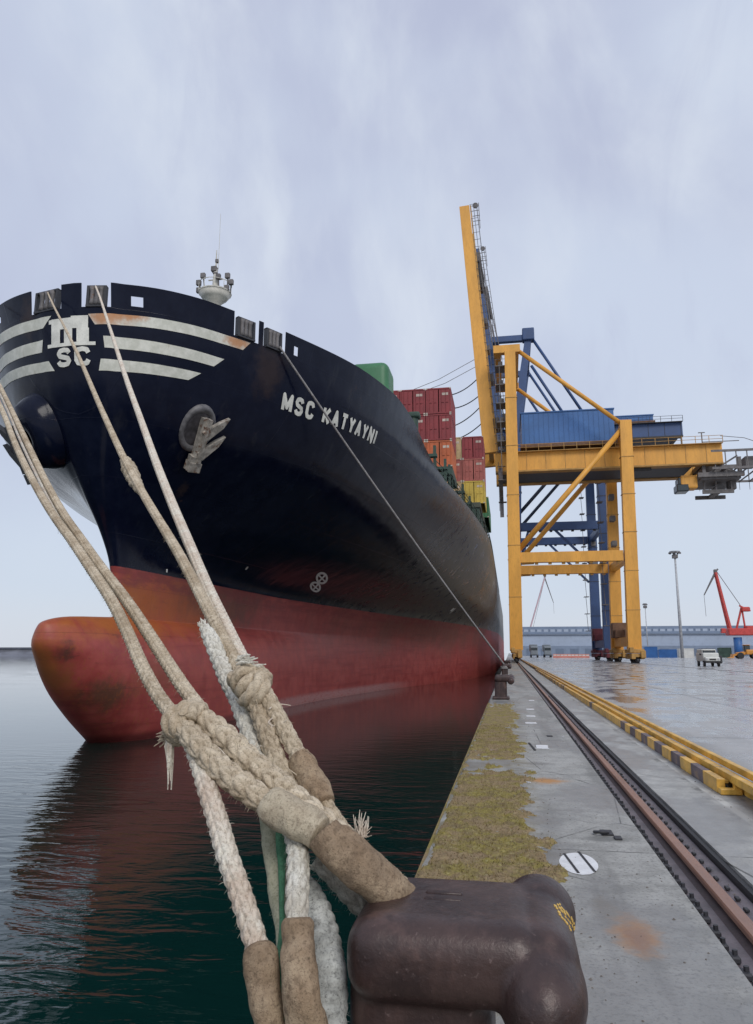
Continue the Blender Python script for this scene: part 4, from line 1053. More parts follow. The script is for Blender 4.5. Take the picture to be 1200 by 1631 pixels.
hy = 121.4
ti, hi = aty(740, 330, hy), aty(781, 722, hy)
ycr, gy = make_crane('yellow container crane with raised boom and blue machinery house standing nearest on the quay', 117, 135, M['crane_yellow'], M['crane_yellow_dark'],
    dict(xw=1.15, xl=18.4, txw=1.75, txl=19.2, ztw=50.2, ztl=37.4, zp=16.05, hp=1.6, zg0=31.0, zg1=34.0, gx0=-1.2, gx1=34.2, hx1=30,
         diag=[((2.0, 17.3), (18.6, 36.0))], knee=[((2.6, 15.2), (4.3, 15.25))], dr=.42, dc=M['crane_yellow'], kc=M['crane_yellow_dark'],
         bc=M['crane_yellow_dark'], house=(3.3, 18.1, 35.3, 40.7), hinge=(hi[0], hi[2]), tip=(ti[0], ti[2]), bd=2.15,
         apex=(1.75, 50.6), ax0=-.9, ax1=3.4, ah=1.3, ac=M['crane_yellow'], stay=[((3.0, 50.4), (18.6, 37.0))], sr=.36, sc_=M['crane_yellow'], fs=.70))
# trolley, cabin and service platform at the landward end of the yellow crane
gz = 31.0
m = MB()
for y in (gy[0] + .3, gy[1] - .3):
    m.box((30.5, y - .3, 28.9), (37.4, y + .3, 29.6)); m.box((31.2, y - .2, 29.6), (31.7, y + .2, 30.9)); m.box((36.6, y - .2, 29.6), (37.1, y + .2, 32.0)); m.beam((32, y, 29.4), (36.6, y, 32.2), .25, .25); m.beam((36.6, y, 29.4), (32, y, 31.2), .2, .2)
m.box((31, gy[0] + .6, 28.6), (37, gy[1] - .6, 28.9)); m.rbox((33.2, 126, 30.2), (2.6, 4.2, 2.4), .2, 1); m.rbox((35.6, 125, 29.9), (1.6, 3, 1.9), .2, 1); m.cyl((34.4, 126, 27.6), (0,1,0), .7, 3.5, 14)
m.box((31.5, 123.4, 26.6), (36.2, 123.8, 27.2)); m.box((31.5, 128.2, 26.6), (36.2, 128.6, 27.2)); m.box((33.4, 123.8, 26.7), (34.2, 128.2, 27.1))
for x in (31.8, 33.6, 35.9): m.box((x - .12, 123.45, 27.2), (x + .12, 123.75, 28.6))
m.rbox((36.2, 124.6, 28.4), (1.2, 1.4, 2.2), .1, 1)
tr = m.build('trolley', M['grey_steel'], ycr)
m = MB(); m.rbox((29.3, 123.6, 28.3), (2.6, 2.4, 1.9), .25, 2); m.box((28.2, 122.6, 29.2), (30.5, 124.6, 29.5)); cb = m.build('operator_cabin', M['crane_yellow'], tr)
m = MB(); m.rbox((28.3, 123.6, 27.5), (1.9, 2.5, 1.25), .15, 1); m.rbox((28.0, 123.6, 28.6), (.7, 2.2, 1.1), .1, 1); m.build('cabin_window', M['glass'], cb)
m = MB()
for z in (29.9, 32.7):
    for y in (gy[0] - .6, gy[1] + .6): m.box((32.5, y - .12, z), (47, y + .12, z + .35))
for x in np.arange(33, 47, 1.6):
    for y in (gy[0] - .6, gy[1] + .6):
        m.box((x - .07, y - .07, 30.25), (x + .07, y + .07, 32.7)); m.box((x - .03, y - .03, 28.6), (x + .03, y + .03, 29.9))
    m.box((x - .1, gy[0] - .48, 29.95), (x + .1, gy[1] + .48, 30.1))
m.rbox((38.6, 123, 31.3), (1.6, 2, 1.7), .1, 1); m.rbox((41.5, 124, 31.0), (1.4, 2, 1.2), .1, 1)
m.build('service_platform', M['grey_steel'], ycr)
m = MB(); m.tube([(31.5, 121.4, 34.1), (31.5, 121.4, 36.2)], .09, 6); m.tube([(28.4, 121.4, 34.1), (28.4, 121.4, 35.4)], .14, 6); m.box((31.0, 121.3, 36.1), (32.0, 121.5, 36.2)); m.box((31.5, 121.3, 34.5), (37, 121.4, 34.62)); m.build('lamp_post', M['grey_steel'], ycr)
m = MB(); m.tube([(34, 120.4, 35.2), (37.5, 120.4, 34.7), (41, 120.4, 33.2)], .05, 5); m.build('handrail', M['grey_steel'], ycr)
m = MB(); m.rbox((21.8, 122, 30.55), (3.4, 1.4, .6), .1, 1); m.build('cable_tray', M['dark_steel'], ycr)
# festoon cables between the boom and the stack
m = MB()
for (u0, v0, u1, v1) in ((764, 600, 706, 630), (766, 628, 706, 650), (768, 645, 706, 682), (770, 672, 706, 702)):
    a, q = aty(u0, v0, 121.0), aty(u1, v1, 124); pts = []
    for k in range(15):
        t = k/14; p = a + (q - a)*t; p[2] -= .9 * 4*t*(1-t); pts.append(p)
    m.tube(pts, .10, 6)
m.build('festoon_cable', M['dark_steel'], ycr, True)
m = MB()
for (u0, v0, u1, v1) in ((757, 572, 640, 628), (758, 584, 660, 628)):
    a, q = aty(u0, v0, 121.0), aty(u1, v1, 118); m.tube([a, (a+q)/2 - np.array([0,0,.5]), q], .05, 5)
m.build('rigging_wire', M['grey_steel'], ycr)

hy = 150.4
ti, hi = aty(757, 398, hy), aty(800, 700, hy)
make_crane('dark blue container crane standing behind the yellow crane', 146, 166, M['crane_blue'], M['dark_steel'],
    dict(xw=1.2, xl=18.5, txw=3.2, txl=18.9, ztw=48.0, ztl=46.0, zp=25.7, hp=1.6, zg0=43.9, zg1=46.6, gx0=-1, gx1=35.4, hx1=34,
         diag=[((1.6, 27.0), (17.0, 44.0))], knee=[((9.6, 25.0), (17.6, 16.5)), ((2.0, 16.8), (4.5, 24.9))], dr=.34, dc=M['blue_black'] if 'blue_black' in M else M['crane_blue'], kc=M['crane_blue'],
         bc=M['bogie_maroon'] if 'bogie_maroon' in M else M['brown_steel'], house=(14, 30, 47.2, 48.4), hinge=(hi[0], hi[2]), tip=(ti[0], ti[2]), bd=1.6,
         apex=(6.0, 65.0), ax0=-1.3, ax1=6.8, ah=1.2, ac=M['crane_blue'], pylon=True, pc=M['crane_blue'], stay=[((6.6, 65.2), (17.0, 46.8)), ((6.4, 59.0), (13.2, 46.8))], sr=.30, sc_=M['crane_blue'], fs=.6))

# ================================================================ far side of the port
def warehouse():
    o = empty('warehouse', (60, 400, 0), 'long pale blue warehouse across the far end of the port', 'warehouse')
    x0, x1, y0, y1 = 4, 330, 400, 450
    m = MB(); m.box((x0, y0, 0), (x1, y1, 10.8)); m.build('wall', M['wall_pale'], o)
    m = MB(); m.box((x0, y0 - 5, 4.4), (x1, y0 - .01, 5.0)); m.box((x0, y0 - 5, 0), (x1, y0 - .01, 4.4)); m.build('loading_bays', M['wall_mid'], o)
    m = MB(); m.add([(x0-1, y0-1, 10.81), (x1, y0-1, 10.81), (x1, y1, 10.81), (x0-1, y1, 10.81), (x0-1, y0-1, 11.3), (x1, y0-1, 11.3), (x1, y0+2, 15.0), (x0-1, y0+2, 15.0), (x1, y1, 15.4), (x0-1, y1, 15.4)],
                    [(0,1,5,4), (4,5,6,7), (7,6,8,9), (0,4,7,9,3), (1,2,8,6,5)]); m.build('roof', M['roof_dark'], o)
    first = None
    for i in range(40):
        m = MB(); x = x0 + 4 + i*3.4; m.box((x, y0 - .2, 11.8), (x + 2.3, y0 + 1.7, 13.5))
        if first is None: first = m.build('roof_light', M['wall_pale'], o)
        else: c = first.copy(); COL.objects.link(c); c.location.x += i*3.4
    first = None
    for i in range(18):
        if first is None: m = MB(); m.box((x0 + 5, y0 - 5.15, .01), (x0 + 9, y0 - 5.02, 3.6)); first = m.build('bay_door', M['roof_dark'], o)
        else: c = first.copy(); COL.objects.link(c); c.location.x += i*7.3
warehouse()
def light_mast(x, y, h, lab, r=.55):
    o = empty('light_mast', (x, y, 0), lab, 'light mast', 'tall light masts')
    m = MB(); m.tube([(x,y,0),(x,y,h)], [r, r*.5], 12); m.build('pole', M['light_steel'], o, True)
    m = MB(); m.tube([(x,y,h-.3),(x,y,h)], r*2.6, 14); m.torus((x,y,h+.1), (0,0,1), r*2.8, .12, 18, 5); hd = m.build('head_frame', M['light_steel'], o)
    for k in range(8):
        a = k*math.pi/4; l = MB(); l.rbox((x+r*3*math.cos(a), y+r*3*math.sin(a), h-.4), (.55,.55,.5), .08, 1); l.build('lamp', M['grey_steel'], hd)
    l = MB(); l.rbox((x, y, h - 1.5), (1.6, 1.6, 1.2), .1, 1); l.build('lamp_carriage', M['grey_steel'], o)
p = aty(1092, 1040, 250); light_mast(p[0] - .9, 250, 33.5, 'tall grey light mast with a lamp ring to the right of the cranes')
p = aty(1033, 1040, 380); light_mast(p[0], 380, 25, 'faint short light mast far behind, just right of the yellow crane', .3)

def harbour_crane(x, y, s, col, lab, boom, tipv, base=M['container_blue']):
    o = empty('harbour_crane', (x, y, 0), lab, 'harbour crane')
    def q(a, b, c=0): return (x + a*s, y + c*s, b*s)
    m = MB(); m.tube([q(0,0), q(0,7.2)], 1.5*s, 14); m.build('pedestal', base, o, True)
    m = MB(); m.rbox(q(1.0, 9.2), (9*s, 5*s, 2.6*s), .3*s, 1); m.rbox(q(4.4, 10.4), (3.0*s, 4*s, 2.0*s), .3*s, 1); m.build('slewing_house', col, o)
    m = MB(); m.rbox(q(-5.2, 9.6, -1.5), (1.6*s, 1.8*s, 1.8*s), .2*s, 1); cb = m.build('cab', col, o)
    m = MB(); m.box(q(-6.05, 9.4, -2.2), q(-6.0, 10.2, -.8)); m.build('cab_window', M['glass'], cb)
    m = MB()
    for c in (-1.2, 1.2):
        m.tube([q(-2.5, 10.4, c), q(boom[0], boom[1], c*.4)], .55*s, 6)
    n = 12
    for i in range(n):
        t0, t1 = i/n, (i+1)/n; a = lambda t, c: np.array(q(-2.5 + (boom[0]+2.5)*t, 10.4 + (boom[1]-10.4)*t, c*(1 - .6*t)))
        m.tube([a(t0, -1.2), a(t1, 1.2)], .2*s, 4); m.tube([a(t0, -1.2) + [0,0,1.0*s*(1-t0)], a(t1, -1.2) + [0,0,1.0*s*(1-t1)]], .14*s, 4)
    m.build('jib', col, o)
    m = MB(); m.tube([q(boom[0], boom[1]), q(tipv[0], tipv[1])], [.45*s, .2*s], 6); m.tube([q(boom[0], boom[1]), q(boom[0]+1, boom[1]+1.4)], .3*s, 6); m.rbox(q(boom[0], boom[1]+.4), (1.2*s,1.2*s,1.6*s), .2*s, 1); m.tube([q(tipv[0], tipv[1]), q(tipv[0]+.1, tipv[1]-8)], .07*s, 4); m.build('fly_jib', M['grey_steel'], o)
    m = MB(); m.tube([q(0, 10.5), q(2.4, 18.5)], .4*s, 6); m.tube([q(3, 10.5), q(2.4, 18.5)], .35*s, 6); m.rbox(q(3.6, 17.6), (3.0*s, 2.4*s, 1.7*s), .3*s, 1); m.tube([q(1.6, 19.0), q(5.4, 17)], .3*s, 6); m.build('counterweight_arm', col, o)
    m = MB(); m.tube([q(2.2, 18.8), q(boom[0] + .4, boom[1] + .6)], .12*s, 5); m.build('luffing_stay', M['grey_steel'], o)
b0 = aty(1178, 1046, 300)
j, tp = aty(1140, 912, 300), aty(1122, 948, 300)
harbour_crane(b0[0], 300, 1.0, M['red_paint'], 'red harbour crane on a blue pedestal at the right edge', (j[0]-b0[0], j[2]), (tp[0]-b0[0], tp[2]))
M['red_hazed'] = mat('hazed_crane_red', (.55,.40,.44), .6, .1, 1, 0)  # pale pinkish tone is distance haze put into the crane's colour
b1 = aty(846, 1040, 900); jj, t2 = aty(868, 920, 900), aty(882, 960, 900)
harbour_crane(b1[0], 900, 1.6, M['red_hazed'], 'very distant haze-paled red crane seen between the legs of the yellow crane', ((jj[0]-b1[0])/1.6, jj[2]/1.6), ((t2[0]-b1[0])/1.6, t2[2]/1.6), M['red_hazed'])

def store_box(u0, u1, y, h, mt, lab, name='shipping_container', d=2.44):
    a, b = aty(u0, 1040, y)[0], aty(u1, 1040, y)[0]
    o = empty(name, ((a+b)/2, y, 0), lab, 'container', 'containers standing at the back of the quay')
    m = MB(); n = max(8, int((b-a)/.3)); P = []
    for k in range(n*2 + 1):
        x = a + .1 + (b - a - .2)*k/(n*2); P.append([(x, y + (.0 if (k//1) % 2 else .06), .1), (x, y + (.0 if (k//1) % 2 else .06), h - .1)])
    m.grid(P); m.box((a + .1, y + .1, .1), (b - .1, y + d, h - .08)); m.build('container_wall', mt, o)
    m = MB()
    for x in (a + .06, b - .06): m.box((x - .06, y - .05, 0), (x + .06, y + .1, h))
    for z in (.07, h - .07): m.box((a + .121, y - .045, z - .07), (b - .121, y + .09, z + .07))
    m.build('frame', mt, o)
store_box(1028, 1048, 246, 3.4, M['container_blue'], 'short blue container standing against the landward leg of the yellow crane')
store_box(1050, 1079, 250, 2.6, M['container_blue'], 'long blue container left of the white one')
store_box(1081, 1106, 252, 2.9, M['container_white'], 'white container at the foot of the light mast')
store_box(1146, 1166, 262, 3.2, M['green_dark'], 'dark grey green container behind the small white van')

def lorry(x, y, mt, lab):
    o = empty('lorry', (x, y, 0), lab, 'lorry')
    m = MB(); m.rbox((x - .2, y, 3.1), (2.5, 7.5, 2.3), .15, 1); m.rbox((x-.1, y - 5.2, 2.2), (2.4, 2.2, 2.8), .3, 2); m.box((x - 1, y - 6, .7), (x + 1, y + 4, 1.1)); m.build('body', mt, o)
    m = MB(); m.rbox((x-.1, y - 6.25, 2.7), (2.0, .12, .9), .04, 1); m.build('windscreen', M['glass'], o)
    for dy in (-5, 1.4, 2.8):
        for sx in (-1, 1): m = MB(); m.cyl((x + sx*1.05, y + dy, .5), (1,0,0), .5, .3, 16); m.cyl((x+sx*1.05,y+dy,.5),(1,0,0),.22,.34,10); m.build('wheel', M['rubber'], o)
px = aty(851, 1040, 255)[0]
lorry(px, 255, M['truck_grey'], 'grey lorry parked between the legs of the yellow crane, left one of two')
lorry(aty(872, 1040, 262)[0], 262, M['truck_grey'], 'grey lorry between the yellow crane legs, right beside the red and white barriers')

def barrier(x, y, i):
    o = empty('traffic_barrier', (x, y, 0), 'red and white plastic traffic barrier in a row left of the blue crane leg', 'barrier', 'red and white barriers in a row')
    return o
bx = [aty(u, 1040, 240)[0] for u in np.linspace(884, 936, 10)]
b0_ = empty('traffic_barrier', (bx[0], 240, 0), 'red and white traffic barrier in the row between the crane legs', 'barrier', 'red and white barriers in a row')
m = MB(); m.add([(bx[0]+sx, 240+yy, zz) for sx in (-.55,.55) for yy, zz in ((-.3,0),(-.3,.25),(-.12,.45),(-.08,1.15),(.08,1.15),(.12,.45),(.3,.25),(.3,0))], [tuple(range(7,-1,-1)), tuple(range(8,16))] + [(i, (i+1)%8, (i+1)%8+8, i+8) for i in range(8)])
ob = m.build('barrier_body', M['barrier_red'], b0_); fix_normals(ob)
m = MB(); m.box((bx[0]-.45, 239.86, .6), (bx[0]+.45, 239.9, .95)); m.build('white_panel', M['barrier_white'], b0_)
for x in bx[1:]: c = copy_tree(b0_); c.location.x = x

def van():
    x, y = float(aty(1130, 1055, 92)[0]), 92.0
    o = empty('utility_van', (x, y, 0), 'small white utility van with a dark windscreen standing on the wet apron', 'van')
    m = MB(); m.rbox((x, y + .6, 1.02), (1.75, 3.3, 1.0), .14, 3); m.rbox((x, y + .9, 1.60), (1.6, 2.5, .66), .16, 3); m.rbox((x, y - 1.25, .78), (1.62, .9, .5), .12, 2); m.build('body', M['car_white'], o, False)
    m = MB(); m.rbox((x, y - .40, 1.62), (1.36, .10, .42), .04, 2); m.build('windscreen', M['glass'], o)
    m = MB(); m.rbox((x, y - 1.72, .50), (1.7, .16, .22), .05, 2); m.rbox((x, y - 1.70, .78), (.7, .08, .16), .02, 1); m.build('bumper', M['rubber'], o)
    for sx in (-1, 1):
        m = MB(); m.cyl((x + sx*.62, y - 1.72, .82), (0,1,0), .10, .06, 14); m.build('headlight', M['light_steel'], o)
        m = MB(); m.rbox((x + sx*.98, y - .35, 1.35), (.16,.08,.22), .03, 1); m.build('wing_mirror', M['rubber'], o)
        for dy in (-1.0, 1.6):
            w = MB(); w.cyl((x + sx*.76, y + dy, .32), (1,0,0), .32, .2, 18); wo = w.build('wheel', M['rubber'], o); w = MB(); w.cyl((x + sx*.80, y + dy, .32), (1,0,0), .17, .18, 12); w.build('rim', M['light_steel'], wo)
    m = MB(); m.box((x - .7, y - .1, 1.94), (x + .7, y, 1.99)); m.box((x - .7, y + 1.5, 1.94), (x + .7, y + 1.6, 1.99)); m.build('roof_rack', M['dark_steel'], o)
    m = MB(); m.rbox((x + 1.15, y + .5, .75), (.5, 1.6, .9), .1, 1); m.build('side_tank', M['dark_steel'], o)
van()
def excavator():
    y = 210; x = float(aty(1188, 1040, y)[0])
    o = empty('wheel_loader', (x, y, 0), 'orange wheel loader with a low bucket at the right edge', 'wheel loader')
    m = MB(); m.rbox((x + 1.6, y, 1.7), (3.4, 2.2, 1.3), .25, 2); m.rbox((x - 1.2, y, 1.3), (2.2, 1.6, .7), .15, 1); m.beam((x - .6, y - .6, 1.7), (x - 3.2, y - .6, .8), .3, .4); m.beam((x - .6, y + .6, 1.7), (x - 3.2, y + .6, .8), .3, .4); m.build('body', M['orange_machine'], o)
    m = MB(); m.rbox((x + .3, y, 2.7), (1.5, 1.5, 1.5), .15, 1); m.build('cab', M['glass'], o)
    m = MB(); m.rbox((x + .3, y, 3.52), (1.7, 1.7, .14), .04, 1); m.build('cab_roof', M['orange_machine'], o)
    m = MB(); m.add([(x-3.2+a, y+b, c) for b in (-1.3, 1.3) for a, c in ((0,.2),(-1.0,.15),(-1.1,.3),(-.3,.45),(-.1,1.2),(.1,1.2))], [(5,4,3,2,1,0),(6,7,8,9,10,11)] + [(i,(i+1)%6,(i+1)%6+6,i+6) for i in range(6)]); ob = m.build('bucket', M['orange_machine'], o); fix_normals(ob)
    for dx in (-1.5, 2.0):
        for sy in (-1, 1): m = MB(); m.cyl((x+dx, y+sy*1.0, .8), (0,1,0), .8, .5, 18); m.cyl((x+dx, y+sy*1.0, .8), (0,1,0), .35, .56, 12); m.build('wheel', M['rubber'], o)
excavator()
# breakwater across the basin
m = MB(); P = []
for i in range(121):
    x = -2600 + i*20; P.append([(x, 860 + 6*math.sin(i*1.3), WATER - 1), (x, 885 + 3*math.sin(i*2.1), 3 + .5*math.sin(i*.9)), (x, 890, 3.6), (x, 891, 7.8), (x, 896, 7.8), (x, 930, WATER - 1)])
m.grid(P); bw = m.build('breakwater', M['breakwater']); tag(bw, 'long low grey breakwater on the horizon at the left', 'breakwater')
m = MB(); m.box((-2600, 889.6, 6.0), (-200, 890.9, 8.6)); m.build('parapet', M['breakwater_top'], bw)
# rubber fenders on the quay wall
f0 = None
for i, y in enumerate((92, 108, 124)):
    if f0 is None:
        f0 = empty('quay_fender', (-1.2, y, -1.0), 'black cylindrical rubber fender hanging on the quay wall beside the hull', 'fender', 'rubber fenders on the quay wall')
        m = MB(); m.cyl((-1.22, y, -1.1), (0,1,0), .5, 2.2, 20); m.build('fender_body', M['rubber'], f0, True)
        m = MB(); m.tube([(-1.2, y-1.2, -1.1), (-.75, y-1.2, -.2)], .03, 5); m.tube([(-1.2, y+1.2, -1.1), (-.75, y+1.2, -.2)], .03, 5); m.build('chain', M['dark_steel'], f0)
    else: c = copy_tree(f0); c.location.y = y
# ================================================================ mooring ropes
def spline(pts, ds):
    """Catmull-Rom through (x, y, z, r) rows; ds(p) gives the local step"""
    P = [np.array(p, float) for p in pts]; P = [2*P[0] - P[1]] + P + [2*P[-1] - P[-2]]; out = []
    for i in range(1, len(P) - 2):
        a, b, c, d = P[i-1], P[i], P[i+1], P[i+2]; t0 = 0; tt = [0]
        for q, r in ((a, b), (b, c), (c, d)): tt.append(tt[-1] + max(1e-4, np.linalg.norm(r[:3] - q[:3])) ** .5)
        L = np.linalg.norm(c[:3] - b[:3]); n = max(2, int(L / ds((b + c) / 2)))
        for k in range(n):
            t = tt[1] + (tt[2] - tt[1]) * k / n
            A1 = (tt[1]-t)/(tt[1]-tt[0])*a + (t-tt[0])/(tt[1]-tt[0])*b; A2 = (tt[2]-t)/(tt[2]-tt[1])*b + (t-tt[1])/(tt[2]-tt[1])*c; A3 = (tt[3]-t)/(tt[3]-tt[2])*c + (t-tt[2])/(tt[3]-tt[2])*d
            B1 = (tt[2]-t)/(tt[2]-tt[0])*A1 + (t-tt[0])/(tt[2]-tt[0])*A2; B2 = (tt[3]-t)/(tt[3]-tt[1])*A2 + (t-tt[1])/(tt[3]-tt[1])*A3
            out.append((tt[2]-t)/(tt[2]-tt[1])*B1 + (t-tt[1])/(tt[2]-tt[1])*B2)
    out.append(P[-2]); return np.array(out)
def strand_mesh(pts, style='plait', seed=0, step=.0058, taper_end=False, lump=0.0, pitch=3.6):
    """rope surface with modelled strands"""
    C_ = spline(pts, lambda p: max(step, .0017 * np.linalg.norm(p[:3] - EYE)))
    from mathutils import noise as mn
    n = len(C_); pos = C_[:, :3]; rad = C_[:, 3]
    T = np.gradient(pos, axis=0); T /= np.linalg.norm(T, axis=1)[:, None] + 1e-12
    arc = np.concatenate([[0], np.cumsum(np.linalg.norm(np.diff(pos, axis=0), axis=1))])
    u = np.array([0, 0, 1.0]) if abs(T[0][2]) < .9 else np.array([1.0, 0, 0]); vs = []; rows = []
    dmin = np.linalg.norm(pos - EYE, axis=1).min(); N = 56 if dmin < 5 else 14
    th = np.linspace(0, 2*math.pi, N, endpoint=False)
    for i in range(n):
        u = u - T[i] * (u @ T[i]); u /= np.linalg.norm(u); w = np.cross(T[i], u); r = rad[i]; a = arc[i]
        if style == 'plait':                                   # eight-strand plait: herringbone rows of slanted crowns
            R_ = rad.max(); Lp = 1.25 * R_ * pitch / 3.6
            sec = np.floor(th / (math.pi/4)).astype(int); tl = th - (sec + .5) * math.pi/4; sg_ = np.where(sec % 2 == 0, 1, -1)
            ph = math.pi * a / Lp + sg_ * tl * 2.6
            f = .80 + .25 * np.abs(np.cos(ph)) ** .65 * (1 - .55 * np.abs(tl / (math.pi/8)) ** 4) + .018 * np.cos(5*ph + 30*tl)
        elif style == 'twist':
            ph = 2*math.pi*a/(pitch*2*rad.max()); f = .84 + .24 * np.abs(np.cos(1.5*th + 1.5*ph)) + .02*np.cos(21*th - 30*ph)
        elif style == 'wrap':
            f = 1 + .11*np.abs(np.sin(a/.0105 + .9*np.sin(th + seed) + 1.2*math.sin(a*9+seed))) + .04*np.sin(a/.005 + 2*th)
        else:
            f = 1 + .04*np.sin(2*th + a*11 + seed) + .035*np.sin(a*38 + 3*np.sin(th + seed)) + .022*np.abs(np.sin(a*95 + 1.3*np.sin(2*th + seed) + 2*math.sin(a*23))) + .012*np.sin(9*th + a*30)
        if lump: f = f + np.array([lump * mn.noise((pos[i][0]*22 + math.cos(t)*.8 + seed, pos[i][1]*22 + math.sin(t)*.8, pos[i][2]*22)) for t in th])
        vs.append(pos[i] + (np.cos(th)[:, None]*u + np.sin(th)[:, None]*w) * (r * f)[:, None])
    V = np.concatenate(vs); F = [(i*N+k, i*N+(k+1)%N, (i+1)*N+(k+1)%N, (i+1)*N+k) for i in range(n-1) for k in range(N)] + [tuple(range(N-1,-1,-1)), tuple(range((n-1)*N, n*N))]
    return V, F, C_
def px_path(rows):
    """rows of (u, v, distance, radius) -> (x, y, z, r)"""
    return [tuple(at(u, v, d)) + (r,) for u, v, d, r in rows]
def rope_part(name, rows, mt, parent, style='plait', seed=0, world=False, **k):
    pts = rows if world else px_path(rows)
    V, F, C_ = strand_mesh(pts, style, seed, **k); b = MB(); b.add(V, F); o = b.build(name, mt, parent, True)
    return o, C_
def fuzz(C_, n, mt, parent, length=.02, name='loose_fibres', w=.0007, seed=1, zmin=-9):
    rr = random.Random(seed); b = MB(); near = [p for p in C_ if np.linalg.norm(p[:3] - EYE) < 5.2 and p[2] > zmin]
    if not near: return
    for _ in range(n):
        p = near[rr.randrange(len(near))]; d = np.array([rr.gauss(0,1) for _ in range(3)]); d /= np.linalg.norm(d)
        q = p[:3] + d*p[3]*.92; e = d*.7 + np.array([rr.gauss(0,.6) for _ in range(3)]); e[2] -= .3; e /= np.linalg.norm(e); l = length*rr.uniform(.4, 1.5)
        s = np.cross(e, d + .1); s /= np.linalg.norm(s) + 1e-9; m_ = q + e*l*.5 + np.array([0,0,-l*.08])
        b.add([q - s*w, q + s*w, m_ + s*w*.8, m_ - s*w*.8, q + e*l + np.array([0,0,-l*.3])], [(0,1,2,3), (3,2,4)])
    return b.build(name, mt, parent)
def new_rope(name, rows, mt, label, style='plait', cat='rope', group=None, seed=0, fz=500, flen=.016, world=False, zmin=-9, **k):
    pts = rows if world else px_path(rows); root = empty(name, pts[0][:3], label, cat, group)
    o, C_ = rope_part('rope_body', pts, mt, root, style, seed, True, **k)
    if fz: fuzz(C_, fz * 2, mt, root, flen, seed=seed + 5, zmin=zmin)
    return root, C_
def line_rows(uv, d0, d1, r):
    """distances run evenly in 1/d along the drawn length, as on a straight rope"""
    L = [0]
    for a, b in zip(uv[:-1], uv[1:]): L.append(L[-1] + math.hypot(b[0]-a[0], b[1]-a[1]))
    return [(u, v, 1/((1/d0) + (1/d1 - 1/d0)*l/L[-1]), r) for (u, v), l in zip(uv, L)]
GR = 'mooring ropes leading from the bow to the big bollard'
# ---- line from the left bow fairlead
r1 = line_rows([(76,466),(84,484),(122,560),(163,655),(205,745),(243,812),(284,880),(318,945),(350,1008),(378,1060),(398,1100)], 32.6, 3.15, .031)
L1, c1 = new_rope('mooring_rope', r1, M['rope'], 'beige rope from the left bow opening crossing the emblem, with a thick splice halfway', cat='mooring rope', group=GR, seed=1, fz=500)
rope_part('splice', [(199,732,8.4,.050),(205,745,8.1,.075),(214,764,7.7,.066),(224,782,7.4,.045)], M['rope'], L1, 'twist', lump=.2)
# ---- line from the right bow fairlead
r2 = line_rows([(152,455),(158,470),(177,528),(200,600),(225,670),(250,740),(276,806),(302,868),(330,935),(356,990),(383,1045),(410,1092)], 32.4, 3.25, .034)
L2, c2 = new_rope('mooring_rope', r2, M['rope_pale'], 'pale rope from the bow opening right of the emblem down to the upper knot', cat='mooring rope', group=GR, seed=2, fz=500)
# ---- two lines in from the left edge
r3 = line_rows([(-86,480),(-50,548),(2,650),(28,716),(58,776),(86,822),(115,862),(144,905),(176,954),(202,1005),(226,1060),(250,1105),(274,1138)], 33.6, 2.75, .0275)
L3, c3 = new_rope('mooring_rope', r3, M['rope'], 'outer of the two grey beige ropes entering from the left edge towards the lower knot', cat='mooring rope', group=GR, seed=3, fz=600)
r4 = line_rows([(-66,475),(-30,555),(12,640),(44,708),(76,774),(102,820),(130,860),(162,905),(198,952),(234,1005),(266,1055),(296,1100),(322,1134)], 34.2, 2.80, .0285)
L4, c4 = new_rope('mooring_rope', r4, M['rope'], 'inner rope of the pair entering from the left edge, nearer the hull', cat='mooring rope', group=GR, seed=4, fz=600)
r5 = line_rows([(-80,470),(-40,548),(8,645),(36,710),(66,772),(94,820),(122,860),(150,902)], 34, 5.2, .014)
L5, c5 = new_rope('messenger_line', r5, M['rope_pale'], 'thin pale line running between the two ropes at the left edge', cat='rope', style='twist', seed=5, fz=0)
# ---- dark line to the far bollard
p0, p1 = hull_pt(9.9, 16.35, .15), np.array([-.32, 49.9, .74])
def dark_line():
    pts = []
    for k in range(13):
        t = k/12; p = p0 + (p1 - p0)*t; p[2] -= 1.0*t*(1-t); pts.append(tuple(p) + (.055,))
    return new_rope('mooring_rope', pts, M['rope_thin'], 'long thin dark rope slanting across the ship name to a distant bollard', cat='mooring rope', style='twist', seed=6, fz=0, world=True, group=GR)
LD, cd_ = dark_line()
b = MB(); 
for k in range(3): b.torus((-.30, 50, .50 + k*.06), (0, .08, 1), .27, .032, 22, 6)
b.build('turns_on_bollard', M['rope_thin'], LD, True)

# ---- upper knot
def coil(name, centre_uvd, axis, R0, r, turns, mt, parent, style='twist', rise=.05, seed=0, squash=.8):
    c = at(*centre_uvd); a = np.array(axis, float); a /= np.linalg.norm(a); u = np.cross(a, [0,0,1.]); u /= np.linalg.norm(u); w = np.cross(a, u); pts = []
    n = int(turns*10)
    for k in range(n + 1):
        t = 2*math.pi*k/10 + seed; R_ = R0*(1 + .08*math.sin(k*1.7 + seed))
        pts.append(tuple(c + (u*math.cos(t) + w*math.sin(t)*squash)*R_ + a*(k/10 - turns/2)*rise) + (r,))
    return rope_part(name, pts, mt, parent, style, seed, True)
dirA = at(430, 1160, 3.0) - at(385, 1055, 3.3)
dirB = at(360, 1190, 2.7) - at(262, 1110, 2.9)
